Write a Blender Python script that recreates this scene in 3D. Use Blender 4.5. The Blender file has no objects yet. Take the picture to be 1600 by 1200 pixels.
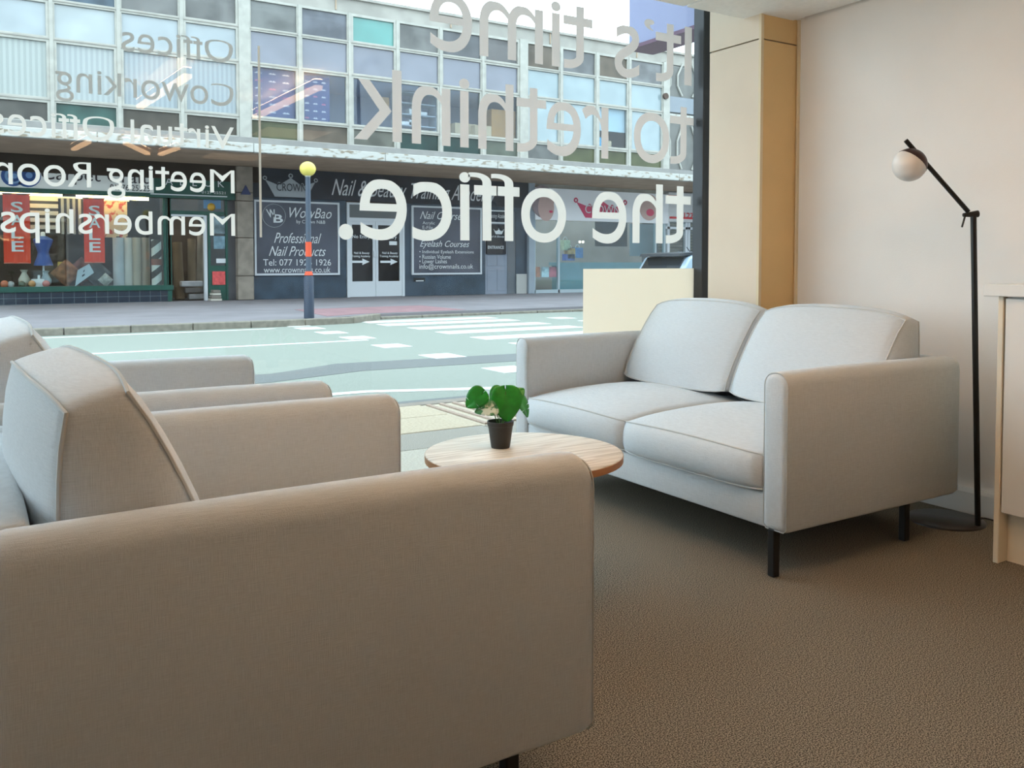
import bpy, bmesh, math, random
import numpy as np
from mathutils import Vector, Matrix
random.seed(7)
S = bpy.context.scene
COL = S.collection
PI = math.pi

# ------------------------------------------------------------------ camera, world, exposure
FPX, TH, PITCH, YH = 1357., math.radians(31.8), math.radians(2.235), 410.
YPP = YH + FPX * math.tan(PITCH)
cd = bpy.data.cameras.new('camera'); cam = bpy.data.objects.new('camera', cd); COL.objects.link(cam)
cam.location = (0, 0, 1.0); cam.rotation_euler = (PI/2 - PITCH, 0, -TH)
cd.sensor_width = 36; cd.lens = FPX / 1600 * 36; cd.shift_y = (YPP - 600) / 1600
cd.clip_start = 0.02; cd.clip_end = 300
S.camera = cam
S.view_settings.view_transform = 'Standard'; S.view_settings.look = 'None'
S.view_settings.gamma = 1; S.view_settings.use_curve_mapping = False
S.view_settings.exposure = 0.2
w = bpy.data.worlds.new('sky'); S.world = w; w.use_nodes = True
bg = w.node_tree.nodes['Background']; bg.inputs[0].default_value = (0.74, 0.90, 1.0, 1); bg.inputs[1].default_value = 3.7
LAMP_COL = (1.0, 0.60, 0.31); LAMP_STR = 10.0
UP_COL = (1.0, 0.64, 0.36); UP_STR = 46.0
PANEL_COL = (1.0, 0.64, 0.36); PANEL_STR = 1.4

# real points measured on known planes of the place
_F = np.array([math.sin(TH)*math.cos(PITCH), math.cos(TH)*math.cos(PITCH), -math.sin(PITCH)])
_R = np.array([math.cos(TH), -math.sin(TH), 0])
_U = np.array([math.sin(TH)*math.sin(PITCH), math.cos(TH)*math.sin(PITCH), math.cos(PITCH)])
_C = np.array([0, 0, 1.0])
def at(px, py, **k):
    d = _F + _R*(px-800)/FPX - _U*(py-YPP)/FPX
    (a, v), = k.items(); i = 'xyz'.index(a)
    return _C + d*((v-_C[i])/d[i])
def rect(x0, x1, y0, y1, Y):
    xm, ym = (x0+x1)/2, (y0+y1)/2
    return (at(x0, ym, y=Y)[0], at(x1, ym, y=Y)[0], at(xm, y1, y=Y)[2], at(xm, y0, y=Y)[2])   # X0 X1 Z0 Z1

# ------------------------------------------------------------------ materials
ALB = 1.0
def lin(c):
    return tuple(ALB*((v/255)/12.92 if v/255 <= .04045 else ((v/255+.055)/1.055)**2.4) for v in c)
MATS = {}
def mat(name, rgb, rough=.6, noise=0., nscale=8., bump=0., bscale=120., metal=0., spec=.5, stretch=(1,1,1), emit=0., trans=0., coat=0., sheen=0., rgb2=None, band=(.35,.65)):
    if name in MATS: return MATS[name]
    m = bpy.data.materials.new(name); m.use_nodes = True; nt = m.node_tree; N = nt.nodes; L = nt.links
    b = N['Principled BSDF']; c = lin(rgb)
    b.inputs['Base Color'].default_value = (*c, 1); b.inputs['Roughness'].default_value = rough
    b.inputs['Metallic'].default_value = metal; b.inputs['Specular IOR Level'].default_value = spec*(1 if ALB == 1 else .7)
    if coat: b.inputs['Coat Weight'].default_value = coat; b.inputs['Coat Roughness'].default_value = .03
    if sheen: b.inputs['Sheen Weight'].default_value = sheen
    if emit: b.inputs['Emission Color'].default_value = (*c, 1); b.inputs['Emission Strength'].default_value = emit
    if noise or bump:
        tc = N.new('ShaderNodeTexCoord'); mp = N.new('ShaderNodeMapping'); mp.inputs['Scale'].default_value = stretch
        L.new(tc.outputs['Object'], mp.inputs['Vector'])
    if noise:
        n = N.new('ShaderNodeTexNoise'); n.inputs['Scale'].default_value = nscale; n.inputs['Detail'].default_value = 5
        L.new(mp.outputs[0], n.inputs['Vector'])
        r = N.new('ShaderNodeValToRGB'); r.color_ramp.elements[0].position, r.color_ramp.elements[1].position = band
        d = lin(rgb2) if rgb2 else tuple(v*(1-noise) for v in c)
        hi = c if rgb2 else tuple(min(1, v*(1+noise*.6)) for v in c); 
        r.color_ramp.elements[0].color = (*d, 1); r.color_ramp.elements[1].color = (*hi, 1)
        L.new(n.outputs['Fac'], r.inputs[0]); L.new(r.outputs[0], b.inputs['Base Color'])
    if bump:
        n2 = N.new('ShaderNodeTexNoise'); n2.inputs['Scale'].default_value = bscale; n2.inputs['Detail'].default_value = 3
        L.new(mp.outputs[0], n2.inputs['Vector'])
        bp = N.new('ShaderNodeBump'); bp.inputs['Strength'].default_value = bump; bp.inputs['Distance'].default_value = .01
        L.new(n2.outputs['Fac'], bp.inputs['Height']); L.new(bp.outputs[0], b.inputs['Normal'])
    MATS[name] = m; return m
def glass(name, tint=(1,1,1), refl=.05, rough=0.):
    if name in MATS: return MATS[name]
    m = bpy.data.materials.new(name); m.use_nodes = True; nt = m.node_tree; N = nt.nodes; L = nt.links
    N.remove(N['Principled BSDF']); out = N['Material Output']
    t = N.new('ShaderNodeBsdfTransparent'); t.inputs[0].default_value = (*tint, 1)
    g = N.new('ShaderNodeBsdfGlossy'); g.inputs['Roughness'].default_value = rough
    lw = N.new('ShaderNodeLayerWeight'); lw.inputs[0].default_value = .5          # Schlick reflectance, the same from both sides of the pane
    pw = N.new('ShaderNodeMath'); pw.operation = 'POWER'; pw.inputs[1].default_value = 5; L.new(lw.outputs['Facing'], pw.inputs[0])
    f = N.new('ShaderNodeMath'); f.operation = 'MULTIPLY_ADD'; f.inputs[1].default_value = 1-refl; f.inputs[2].default_value = refl; L.new(pw.outputs[0], f.inputs[0])
    x = N.new('ShaderNodeMixShader'); L.new(f.outputs[0], x.inputs[0]); L.new(t.outputs[0], x.inputs[1]); L.new(g.outputs[0], x.inputs[2])
    L.new(x.outputs[0], out.inputs[0]); MATS[name] = m; return m
def vinyl(name, rgb, tr=.45, see=.0):
    m = bpy.data.materials.new(name); m.use_nodes = True; nt = m.node_tree; N = nt.nodes; L = nt.links
    N.remove(N['Principled BSDF']); out = N['Material Output']; c = (*lin(rgb), 1)
    d = N.new('ShaderNodeBsdfDiffuse'); d.inputs[0].default_value = c
    t = N.new('ShaderNodeBsdfTranslucent'); t.inputs[0].default_value = c
    x = N.new('ShaderNodeMixShader'); x.inputs[0].default_value = tr
    L.new(d.outputs[0], x.inputs[1]); L.new(t.outputs[0], x.inputs[2])
    tp = N.new('ShaderNodeBsdfTransparent'); y = N.new('ShaderNodeMixShader'); y.inputs[0].default_value = see
    L.new(x.outputs[0], y.inputs[1]); L.new(tp.outputs[0], y.inputs[2]); L.new(y.outputs[0], out.inputs[0])
    return m
def stripes(name, a, b, scale, axis='Z', rough=.8, duty=.5, diag=0.):
    m = mat(name, a, rough); nt = m.node_tree; N = nt.nodes; L = nt.links
    tc = N.new('ShaderNodeTexCoord'); mp = N.new('ShaderNodeMapping'); mp.inputs['Rotation'].default_value = (0, diag, 0)
    wv = N.new('ShaderNodeTexWave'); wv.wave_type = 'BANDS'; wv.bands_direction = axis; wv.inputs['Scale'].default_value = scale
    r = N.new('ShaderNodeValToRGB'); r.color_ramp.interpolation = 'CONSTANT'
    r.color_ramp.elements[0].color = (*lin(a), 1); r.color_ramp.elements[1].color = (*lin(b), 1); r.color_ramp.elements[1].position = duty
    L.new(tc.outputs['Object'], mp.inputs[0]); L.new(mp.outputs[0], wv.inputs['Vector']); L.new(wv.outputs['Fac'], r.inputs[0]); L.new(r.outputs[0], N['Principled BSDF'].inputs['Base Color'])
    return m
def weave_material():
    m = mat('upholstery_fabric', (206, 211, 215), .95, spec=.15, sheen=.35); nt = m.node_tree; N = nt.nodes; L = nt.links; b = N['Principled BSDF']
    tc = N.new('ShaderNodeTexCoord')
    hs = []
    for sc in ((40, 40, 900), (900, 900, 40)):
        mp = N.new('ShaderNodeMapping'); mp.inputs['Scale'].default_value = sc; L.new(tc.outputs['Object'], mp.inputs[0])
        n = N.new('ShaderNodeTexNoise'); n.inputs['Scale'].default_value = 1; n.inputs['Detail'].default_value = 2; L.new(mp.outputs[0], n.inputs[0]); hs.append(n)
    ad = N.new('ShaderNodeMath'); L.new(hs[0].outputs[0], ad.inputs[0]); L.new(hs[1].outputs[0], ad.inputs[1])
    r = N.new('ShaderNodeMapRange'); r.inputs[1].default_value = .7; r.inputs[2].default_value = 1.3; r.inputs[3].default_value = .88; r.inputs[4].default_value = 1.06
    L.new(ad.outputs[0], r.inputs[0])
    mx = N.new('ShaderNodeMix'); mx.data_type = 'RGBA'; mx.blend_type = 'MULTIPLY'; mx.inputs[0].default_value = 1
    mx.inputs[6].default_value = (*lin((206, 211, 215)), 1); L.new(r.outputs[0], mx.inputs[7]); L.new(mx.outputs[2], b.inputs['Base Color'])
    w2 = N.new('ShaderNodeTexNoise'); w2.inputs['Scale'].default_value = 5; L.new(tc.outputs['Object'], w2.inputs[0])
    ad2 = N.new('ShaderNodeMath'); ad2.operation = 'MULTIPLY_ADD'; ad2.inputs[1].default_value = 2.5; L.new(w2.outputs[0], ad2.inputs[0]); L.new(ad.outputs[0], ad2.inputs[2])
    bp = N.new('ShaderNodeBump'); bp.inputs['Strength'].default_value = .25; bp.inputs['Distance'].default_value = .004
    L.new(ad2.outputs[0], bp.inputs['Height']); L.new(bp.outputs[0], b.inputs['Normal'])
    return m
def wood_material():
    m = mat('ash_wood', (214, 196, 174), .45); nt = m.node_tree; N = nt.nodes; L = nt.links; b = N['Principled BSDF']
    tc = N.new('ShaderNodeTexCoord'); mp = N.new('ShaderNodeMapping'); mp.inputs['Scale'].default_value = (3, 46, 3); mp.inputs['Rotation'].default_value = (0, 0, math.radians(-62))
    L.new(tc.outputs['Object'], mp.inputs[0])
    n = N.new('ShaderNodeTexNoise'); n.inputs['Scale'].default_value = 1.6; n.inputs['Detail'].default_value = 6; n.inputs['Distortion'].default_value = .5; L.new(mp.outputs[0], n.inputs[0])
    r = N.new('ShaderNodeValToRGB'); r.color_ramp.elements[0].position = .38; r.color_ramp.elements[1].position = .56
    r.color_ramp.elements[0].color = (*lin((196, 180, 160)), 1); r.color_ramp.elements[1].color = (*lin((232, 221, 206)), 1)
    L.new(n.outputs[0], r.inputs[0]); L.new(r.outputs[0], b.inputs['Base Color'])
    return m

FAB = weave_material(); WOOD = wood_material()
BLACK = mat('black_metal', (26, 25, 25), .4, spec=.4)
WALLM = mat('cream_wall_paint', (240, 235, 230), .9, noise=.03, nscale=2, bump=.05, bscale=180)
TAN = mat('tan_pier_board', (224, 190, 136), .7, noise=.05, nscale=3)
WHITE = mat('white_gloss_paint', (228, 226, 222), .4)
CEILM = mat('white_ceiling_tile', (246, 244, 240), .95, noise=.03, nscale=40)
FRAMEBLK = mat('dark_window_frame', (40, 44, 50), .45)
ALB = .76
ALB = .55
CREAMFR = mat('cream_window_metal', (216, 214, 204), .55, noise=.12, nscale=6)
ALB = .76
STONE = mat('buff_stone', (150, 140, 128), .85, noise=.22, nscale=5, bump=.2, bscale=30)
CONC = mat('grey_concrete', (176, 172, 164), .9, noise=.15, nscale=2.5)
PEEL = mat('peeling_white_paint', (200, 200, 194), .8, noise=.4, nscale=5, rgb2=(150, 138, 120), band=(.36, .47), stretch=(1, 1, 3))
SOFF = mat('brown_soffit', (196, 172, 148), .9, noise=.12, nscale=2)
SLATE = mat('slate_shop_fascia', (48, 56, 66), .5, noise=.25, nscale=4, spec=.4)
SLATE2 = mat('blue_slate_panel', (58, 76, 92), .45, noise=.3, nscale=3, spec=.5)
SIGNW = mat('white_print', (226, 230, 232), .6)
GREEN = mat('green_shop_paint', (22, 84, 72), .45, noise=.15, nscale=6)
NAVYT = mat('navy_glazed_tile', (38, 52, 66), .2, noise=.2, nscale=9, spec=.6)
WFRAME = mat('white_aluminium_frame', (214, 218, 222), .4)
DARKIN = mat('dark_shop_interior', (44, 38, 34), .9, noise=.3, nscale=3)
DGLASS = mat('dark_door_glass', (22, 22, 24), .08, spec=.6)
SHOPGL = glass('shop_glass', (.86, .92, .93), .055)
ALB = .95
RED = mat('red_sale_cloth', (246, 66, 30), .7)
CLOTHW = mat('white_cloth_print', (240, 236, 230), .7)
ALB = 1.0

# ------------------------------------------------------------------ mesh builder
class MB:
    def __init__(s): s.v = []; s.f = []
    def add(s, vs, fs):
        o = len(s.v); s.v += [tuple(map(float, p)) for p in vs]; s.f += [tuple(i+o for i in f) for f in fs]; return s
    def box(s, x0, x1, y0, y1, z0, z1):
        vs = [(x, y, z) for x in (x0, x1) for y in (y0, y1) for z in (z0, z1)]
        return s.add(vs, [(0,1,3,2), (4,6,7,5), (0,4,5,1), (2,3,7,6), (0,2,6,4), (1,5,7,3)])
    def prism(s, pts, axis, a, b):          # 2D outline swept along an axis
        n = len(pts)
        def P(p, t): return {'x': (t, p[0], p[1]), 'y': (p[0], t, p[1]), 'z': (p[0], p[1], t)}[axis]
        vs = [P(p, a) for p in pts] + [P(p, b) for p in pts]
        return s.add(vs, [tuple(range(n)), tuple(range(2*n-1, n-1, -1))] + [(i, i+n, (i+1) % n+n, (i+1) % n) for i in range(n)])
    def tube(s, path, r, n=8, closed=False, caps=True):
        path = [Vector(p) for p in path]; m = len(path); rings = []
        rr = r if isinstance(r, (list, tuple)) else [r]*m
        up = None
        for i, p in enumerate(path):
            a = path[(i-1) % m] if (closed or i) else p; b = path[(i+1) % m] if (closed or i < m-1) else p
            d = (b-a).normalized() if (b-a).length > 1e-9 else Vector((0, 0, 1))
            if up is None: up = Vector((0, 0, 1)) if abs(d.z) < .9 else Vector((1, 0, 0))
            u = up - d*up.dot(d)
            if u.length < 1e-4: u = d.orthogonal()
            u.normalize(); up = u; v = d.cross(u)
            rings.append([p + (u*math.cos(t) + v*math.sin(t))*rr[i] for t in [2*PI*k/n for k in range(n)]])
        vs = [q for R in rings for q in R]; fs = []
        for i in range(m if closed else m-1):
            for k in range(n):
                fs.append((i*n+k, i*n+(k+1) % n, ((i+1) % m)*n+(k+1) % n, ((i+1) % m)*n+k))
        if caps and not closed: fs += [tuple(range(n))[::-1], tuple((m-1)*n+k for k in range(n))]
        return s.add(vs, fs)
    def lathe(s, prof, c=(0, 0, 0), n=24):  # (r, z) profile
        vs = []; fs = []
        for r, z in prof:
            for k in range(n):
                t = 2*PI*k/n; vs.append((c[0]+r*math.cos(t), c[1]+r*math.sin(t), c[2]+z))
        for i in range(len(prof)-1):
            for k in range(n): fs.append((i*n+k, i*n+(k+1) % n, (i+1)*n+(k+1) % n, (i+1)*n+k))
        if prof[0][0] > 1e-6: fs.append(tuple(range(n))[::-1])
        if prof[-1][0] > 1e-6: fs.append(tuple((len(prof)-1)*n+k for k in range(n)))
        return s.add(vs, fs)
    def ball(s, c, r, n=16, sz=1.0):
        return s.lathe([(max(r*math.sin(PI*i/10), 1e-5), -r*sz*math.cos(PI*i/10)) for i in range(11)], c, n)
    def mesh(s, name, m, smooth=False, bevel=0, seg=2, xf=None):
        me = bpy.data.meshes.new(name)
        vs = s.v if xf is None else [tuple(xf @ Vector(p)) for p in s.v]
        me.from_pydata(vs, [], s.f)
        bm = bmesh.new(); bm.from_mesh(me); bmesh.ops.remove_doubles(bm, verts=bm.verts, dist=1e-5)
        if bevel: bmesh.ops.bevel(bm, geom=[e for e in bm.edges if len(e.link_faces) == 2 and e.calc_face_angle(0) > .5], offset=bevel, segments=seg, profile=.5, affect='EDGES')
        bmesh.ops.recalc_face_normals(bm, faces=bm.faces); bm.to_mesh(me); bm.free()
        if m: me.materials.append(m)
        if smooth:
            me.polygons.foreach_set('use_smooth', [True]*len(me.polygons))
            me.set_sharp_from_angle(angle=math.radians(50))
        return me
    def build(s, name, m, parent=None, smooth=False, bevel=0, seg=2, xf=None, label=None):
        return link(name, s.mesh(name, m, smooth, bevel, seg, xf), parent, label)
def link(name, me, parent=None, label=None):
    o = bpy.data.objects.new(name, me); COL.objects.link(o)
    if parent is not None: attach(o, parent)
    if label: o['label'] = label
    return o
WM = {}
def attach(o, parent):
    o.parent = parent; o.matrix_parent_inverse = WM.get(parent.name, Matrix()).inverted()
def tag(o, label, cat, group=None, kind=None):
    if label: o['label'] = label
    if cat: o['category'] = cat
    if group: o['group'] = group
    if kind: o['kind'] = kind
    return o
def thing(name, label, cat, loc=(0, 0, 0), group=None):
    o = bpy.data.objects.new(name, None); COL.objects.link(o); o.location = loc; o.empty_display_size = .1
    WM[o.name] = Matrix.Translation(loc)
    return tag(o, label, cat, group)
def struct(o, label=None):
    o['kind'] = 'structure'
    if label: o['label'] = label
    return o
def copy_tree(o, parent=None):
    c = o.copy(); COL.objects.link(c)
    if parent is not None: c.parent = parent; c.matrix_parent_inverse = o.matrix_parent_inverse.copy()
    for ch in list(o.children): copy_tree(ch, c)
    return c

def frame_mb(x0, x1, y0, y1, z0, z1, l, r, b, t):
    e = .0006
    return MB().box(x0, x0+l, y0, y1, z0, z1).box(x1-r, x1, y0, y1, z0, z1).box(x0+l+e, x1-r-e, y0, y1, z0, z0+b).box(x0+l+e, x1-r-e, y0, y1, z1-t, z1)
# ------------------------------------------------------------------ lettering
def text_geo(body, shear=0., bold=0., extrude=0., space=1.0, res=3):
    cu = bpy.data.curves.new('txt', 'FONT'); cu.body = body; cu.shear = shear; cu.offset = bold; cu.extrude = extrude; cu.resolution_u = res; cu.space_character = space
    ob = bpy.data.objects.new('txt', cu); COL.objects.link(ob)
    dg = bpy.context.evaluated_depsgraph_get(); me = bpy.data.meshes.new_from_object(ob.evaluated_get(dg))
    V = np.array([v.co[:] for v in me.vertices]); Fc = [tuple(p.vertices) for p in me.polygons]
    bpy.data.objects.remove(ob); bpy.data.curves.remove(cu); bpy.data.meshes.remove(me)
    return V, Fc
def lettering(body, x0, x1, z0, z1, Y, m, parent, shear=0., bold=0., name='lettering', space=1.):
    """printed words on a board that faces the street (-Y), fitted to the real rectangle"""
    V, Fc = text_geo(body, shear, bold, 0, space)
    mn, mx = V.min(0), V.max(0)
    X = x0 + (V[:, 0]-mn[0])/(mx[0]-mn[0])*(x1-x0); Z = z0 + (V[:, 1]-mn[1])/(mx[1]-mn[1])*(z1-z0)
    b = MB(); b.add([(X[i], Y, Z[i]) for i in range(len(V))], Fc)
    me = bpy.data.meshes.new(name); me.from_pydata(b.v, [], b.f); me.materials.append(m)
    return link(name, me, parent)
def px_text(body, x0, x1, y0, y1, Y, m, parent, **k):
    a = rect(x0, x1, y0, y1, Y); return lettering(body, *a, Y-.012, m, parent, **k)
def islands(V, Fc):
    par = list(range(len(V)))
    def fd(i):
        while par[i] != i: par[i] = par[par[i]]; i = par[i]
        return i
    for f in Fc:
        for j in f[1:]: par[fd(j)] = fd(f[0])
    g = {}
    for fi, f in enumerate(Fc): g.setdefault(fd(f[0]), []).append(fi)
    out = []
    for fl in g.values():
        ids = {i for fi in fl for i in Fc[fi]}; xs = [V[i][0] for i in ids]; out.append([min(xs), max(xs), fl])
    out.sort(); res = []
    for a, b, fl in out:
        if res:
            p = res[-1]; ov = min(b, p[1]) - max(a, p[0])
            if ov > .7*min(b-a, p[1]-p[0]): p[0] = min(a, p[0]); p[1] = max(b, p[1]); p[2] = p[2]+fl; continue
        res.append([a, b, fl])
    return [r[2] for r in res]

# ================================================================== the room shell
WX, YW, CZ, YP = 3.37, 3.48, 2.15, 2.835      # right wall, glass plane, ceiling height, ceiling edge / pier face
RX0, RY0 = -2.6, -3.6
CARPET = mat('brown_carpet', (156, 147, 132), .98, noise=.5, nscale=330, rgb2=(60, 55, 48), band=(.42, .60), bump=.10, bscale=300, spec=.1)
fl = struct(MB().box(RX0, WX+.15, RY0, YW+.08, -.06, 0).build('floor', CARPET), 'brown speckled carpet floor')
wr = struct(MB().box(WX, WX+.15, RY0, YW+.03, 0, 2.85).build('wall_right', WALLM), 'cream painted wall behind the lamp')
LWY0, LWY1 = 1.30, 3.36                       # glazed street corner on the left
wl = MB().box(RX0-.15, RX0, RY0, LWY0, 0, 2.85).box(RX0-.15, RX0, LWY0, YW+.08, 2.66, 2.85).box(RX0-.15, RX0, LWY1, YW+.08, 0, 2.66); struct(wl.build('wall_left', WALLM))
w2 = bpy.data.objects.new('window_2', None); COL.objects.link(w2); struct(w2)
f = MB(); f.box(RX0-.1, RX0, LWY0, LWY0+.07, 0, 2.66).box(RX0-.1, RX0, LWY1-.07, LWY1, 0, 2.66).box(RX0-.1, RX0, LWY0, LWY1, 0, .05).box(RX0-.1, RX0, LWY0, LWY1, 2.6, 2.66).box(RX0-.1, RX0, 2.30, 2.36, 0, 2.66).build('frame', FRAMEBLK, w2)
MB().box(RX0-.053, RX0-.047, LWY0+.07, LWY1-.07, .05, 2.6).build('window_pane', glass('clear_glass', (.985, .995, .99), .025), w2)
struct(MB().box(RX0-.15, WX+.15, RY0-.15, RY0, 0, 2.85).build('wall_back', WALLM))
ce = bpy.data.objects.new('ceiling', None); COL.objects.link(ce); struct(ce, 'white suspended tile ceiling')
MB().box(RX0+.3, WX, RY0, YP, CZ+.012, CZ+.05).build('ceiling_deck', CEILM, ce)
MB().box(RX0, WX, YP-.03, YP, CZ, 2.72).build('bulkhead', CEILM, ce)
MB().box(RX0, WX, YP-.03, YW+.3, 2.72, 2.85).build('upper_soffit', CEILM, ce)
tile_me = MB().box(.008, .592, .008, .592, -.004, .012).mesh('ceiling_tile', CEILM, bevel=.004, seg=1)
for i in range(11):
    for j in range(11):
        if (i+1)*.6 > WX-RX0-.3: continue
        o = link('ceiling_tile', tile_me, ce); o.location = (WX-.03-(i+1)*.6, YP-.05-(j+.72)*.6, CZ)
bb = MB().prism([(0, 0), (0, .085), (.006, .1), (.022, .1), (.022, 0)], 'y', RY0, YP)
bb.build('baseboard_right', WHITE, xf=Matrix.Translation((WX-.022, 0, 0)))['kind'] = 'structure'
# boxed pier beside the window
pier = bpy.data.objects.new('trim_1', None); COL.objects.link(pier); struct(pier, 'tan boarded pier between window and wall')
PX, PY1 = 3.108, 3.165
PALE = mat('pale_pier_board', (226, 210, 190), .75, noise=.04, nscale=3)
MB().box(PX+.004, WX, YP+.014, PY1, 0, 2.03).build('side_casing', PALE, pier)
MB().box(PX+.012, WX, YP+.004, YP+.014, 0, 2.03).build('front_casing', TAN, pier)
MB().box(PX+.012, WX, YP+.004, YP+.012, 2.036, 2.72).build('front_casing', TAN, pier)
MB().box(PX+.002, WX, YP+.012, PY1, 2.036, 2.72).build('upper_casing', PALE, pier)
MB().box(PX-.001, PX+.017, YP-.003, YP+.011, 0, 2.72).build('corner_bead', mat('cream_bead', (226, 208, 176), .6), pier)
MB().box(WX-.016, WX, YP-.008, YP, .1, 2.15).build('wall_bead', mat('cream_bead', (226, 208, 176), .6), pier)
# the shop window
win = bpy.data.objects.new('window_1', None); COL.objects.link(win); struct(win, 'large shop window onto the street')
MB().box(3.31, WX, YW-.07, YW+.01, 0, 2.72).build('jamb', FRAMEBLK, win, bevel=.004, seg=1)
MB().box(RX0, RX0+.07, YW-.05, YW+.07, 0, 2.72).build('jamb', FRAMEBLK, win)
MB().box(RX0+.07, 3.31, YW-.04, YW+.06, 0, .05).build('sill', FRAMEBLK, win)
MB().box(RX0+.07, 3.31, YW-.05, YW+.06, 2.62, 2.72).build('head', FRAMEBLK, win)
MB().box(RX0+.07, 3.31, YW-.003, YW+.003, .05, 2.62).build('window_pane', glass('clear_glass', (.985, .995, .99), .025), win)
# roof over the room
struct(MB().box(RX0-.15, WX+.15, RY0-.15, YW+.3, 2.85, 3.05).build('roof_slab', CONC))

# ================================================================== street
ROADZ = -.06
ALB = .76
TARMAC = mat('pale_tarmac', (158, 165, 154), .95, noise=.16, nscale=160, rgb2=(124, 129, 121), band=(.3, .6), bump=.3, bscale=260)
TARDK = mat('patch_tarmac', (132, 136, 134), .95, noise=.2, nscale=150, rgb2=(98, 100, 100), band=(.3, .65), bump=.3, bscale=260)
PAINT = mat('white_road_paint', (232, 232, 226), .8, noise=.08, nscale=30)
struct(MB().box(-40, RX0-.15, -25, 5.5, -.35, -.04).build('pavement_side', TARMAC))
struct(MB().box(-40, 50, -40, RY0-.15, -.5, -.1).build('ground_behind', TARMAC))
road = struct(MB().box(-30, 45, 5.55, 15.4, -.3, ROADZ).build('road', TARMAC), 'pale grey road with white markings')
def mark(x0, x1, y0, y1, sk=0.):
    b = MB(); z0, z1 = ROADZ, ROADZ+.005
    vs = [(x0, y0), (x1, y0), (x1+sk, y1), (x0+sk, y1)]
    return b.prism(vs, 'z', z0, z1).build('road_marking', PAINT, road)
for i, y in enumerate((14.35, 13.58, 12.58, 11.6, 10.5, 9.45, 8.4, 7.35)):
    mark(5.95+(i < 2)*-.12, 8.45, y-.24, y+.24)
for y in (14.2, 13.5, 12.5, 11.45, 10.1, 8.7, 7.25): mark(4.3+(y > 10.5)*.08, 4.3+.38+(y > 10.5)*.08, y-.19, y+.27)
for y in (13.5, 12.5, 11.45, 10.1, 8.7, 7.25): mark(9.3, 9.7, y-.2, y+.25)
mark(-12, 4.55, 11.02, 11.13); mark(-12, 4.0, 13.72, 13.80, .1)
b = MB().prism([(-12, 6.85), (2.7, 6.58), (3.85, 6.12), (9, 5.9), (9, 6.02), (3.88, 6.26), (2.72, 6.70), (-12, 6.97)], 'z', ROADZ, ROADZ+.005); b.build('road_marking', PAINT, road)
MB().prism([(-12, 8.35), (2.4, 8.2), (3.2, 8.65), (12, 8.1), (12, 7.55), (3.2, 7.95), (2.2, 7.6), (-12, 7.8)], 'z', ROADZ, ROADZ+.003).build('tarmac_patch', TARDK, road)
MB().box(-12, 12, 5.55, 6.02, ROADZ, ROADZ+.004).build('gutter_strip', TARDK, road)
# near pavement
SLABM = [mat('buff_slab', (196, 182, 158), .95, noise=.14, nscale=60, bump=.25, bscale=200), mat('sandy_slab', (204, 192, 170), .95, noise=.12, nscale=60, bump=.25, bscale=200), mat('grey_slab', (188, 182, 168), .95, noise=.14, nscale=80, bump=.25, bscale=200)]
GRAV = mat('aggregate_slab', (182, 176, 164), .95, noise=.35, nscale=190, rgb2=(120, 116, 108), band=(.35, .6), bump=.4, bscale=220)
np_ = struct(MB().box(-12, 14, YW+.08, 5.55, -.3, -.035).build('pavement_near', TARDK), 'paved footway outside the window')
def slab_mesh(wd, dp, m): return MB().box(.006, wd-.006, .006, dp-.006, -.05, 0).mesh('paving_slab', m, bevel=.004, seg=1)
rows = [(3.57, .62, 2), (4.19, .42, 3), (4.61, .46, 0), (5.07, .43, 1)]
for y, dp, mi in rows:
    mss = [slab_mesh(.75, dp, (SLABM[mi] if mi < 3 else GRAV)), slab_mesh(.75, dp, (SLABM[(mi+1) % 2] if mi < 3 else GRAV))]
    for k in range(14):
        x = -2.6+k*.75-(.3 if mi == 2 else 0)
        if mi < 2 and k == 7: continue
        o = link('paving_slab', mss[random.random() < .4], np_); o.location = (x, y, random.uniform(-.002, .002))
kerb_me = MB().box(.004, .896, 0, .13, -.2, 0).mesh('kerb_stone', STONE, bevel=.012)
for k in range(16):
    o = link('kerb_stone', kerb_me, np_); o.location = (-5+k*.9, 5.5, 0)
tp = MB().box(2.656, 3.394, 4.62, 5.49, -.05, -.006)
tp.build('paving_slab', SLABM[1], np_)
for k in range(7): MB().box(2.68+k*.102, 2.68+k*.102+.03, 4.64, 5.47, -.008, .006).build('tactile_rib', mat('worn_red_rib', (176, 156, 140), .9, noise=.2, nscale=60), np_, bevel=.003, seg=1)
# far pavement
FPZ = .05
FPAVE = mat('grey_footway', (138, 134, 138), .95, noise=.12, nscale=1.2, bump=.15, bscale=90)
fp = struct(MB().prism([(-30, 14.2), (4.9, 14.2), (6.4, 15.05), (12, 15.25), (45, 15.3), (45, 26), (-30, 26)], 'z', -.3, FPZ-.005).build('pavement_far', FPAVE), 'grey footway along the shops opposite')
MB().prism([(5.3, 14.75), (6.3, 15.2), (8.4, 15.3), (8.4, 17.4), (5.5, 17.2)], 'z', FPZ-.01, FPZ).build('tactile_area', mat('faded_red_tactile', (158, 124, 128), .95, noise=.15, nscale=3), fp)
KST = mat('kerb_granite', (142, 136, 124), .9, noise=.2, nscale=14)
line = [(-6.1+.9*i, 14.12) for i in range(13)] + [(5.6, 14.25), (6.4, 14.93), (7.3, 15.03), (8.2, 15.09)] + [(9.1+.9*i, 15.12) for i in range(14)]
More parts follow.
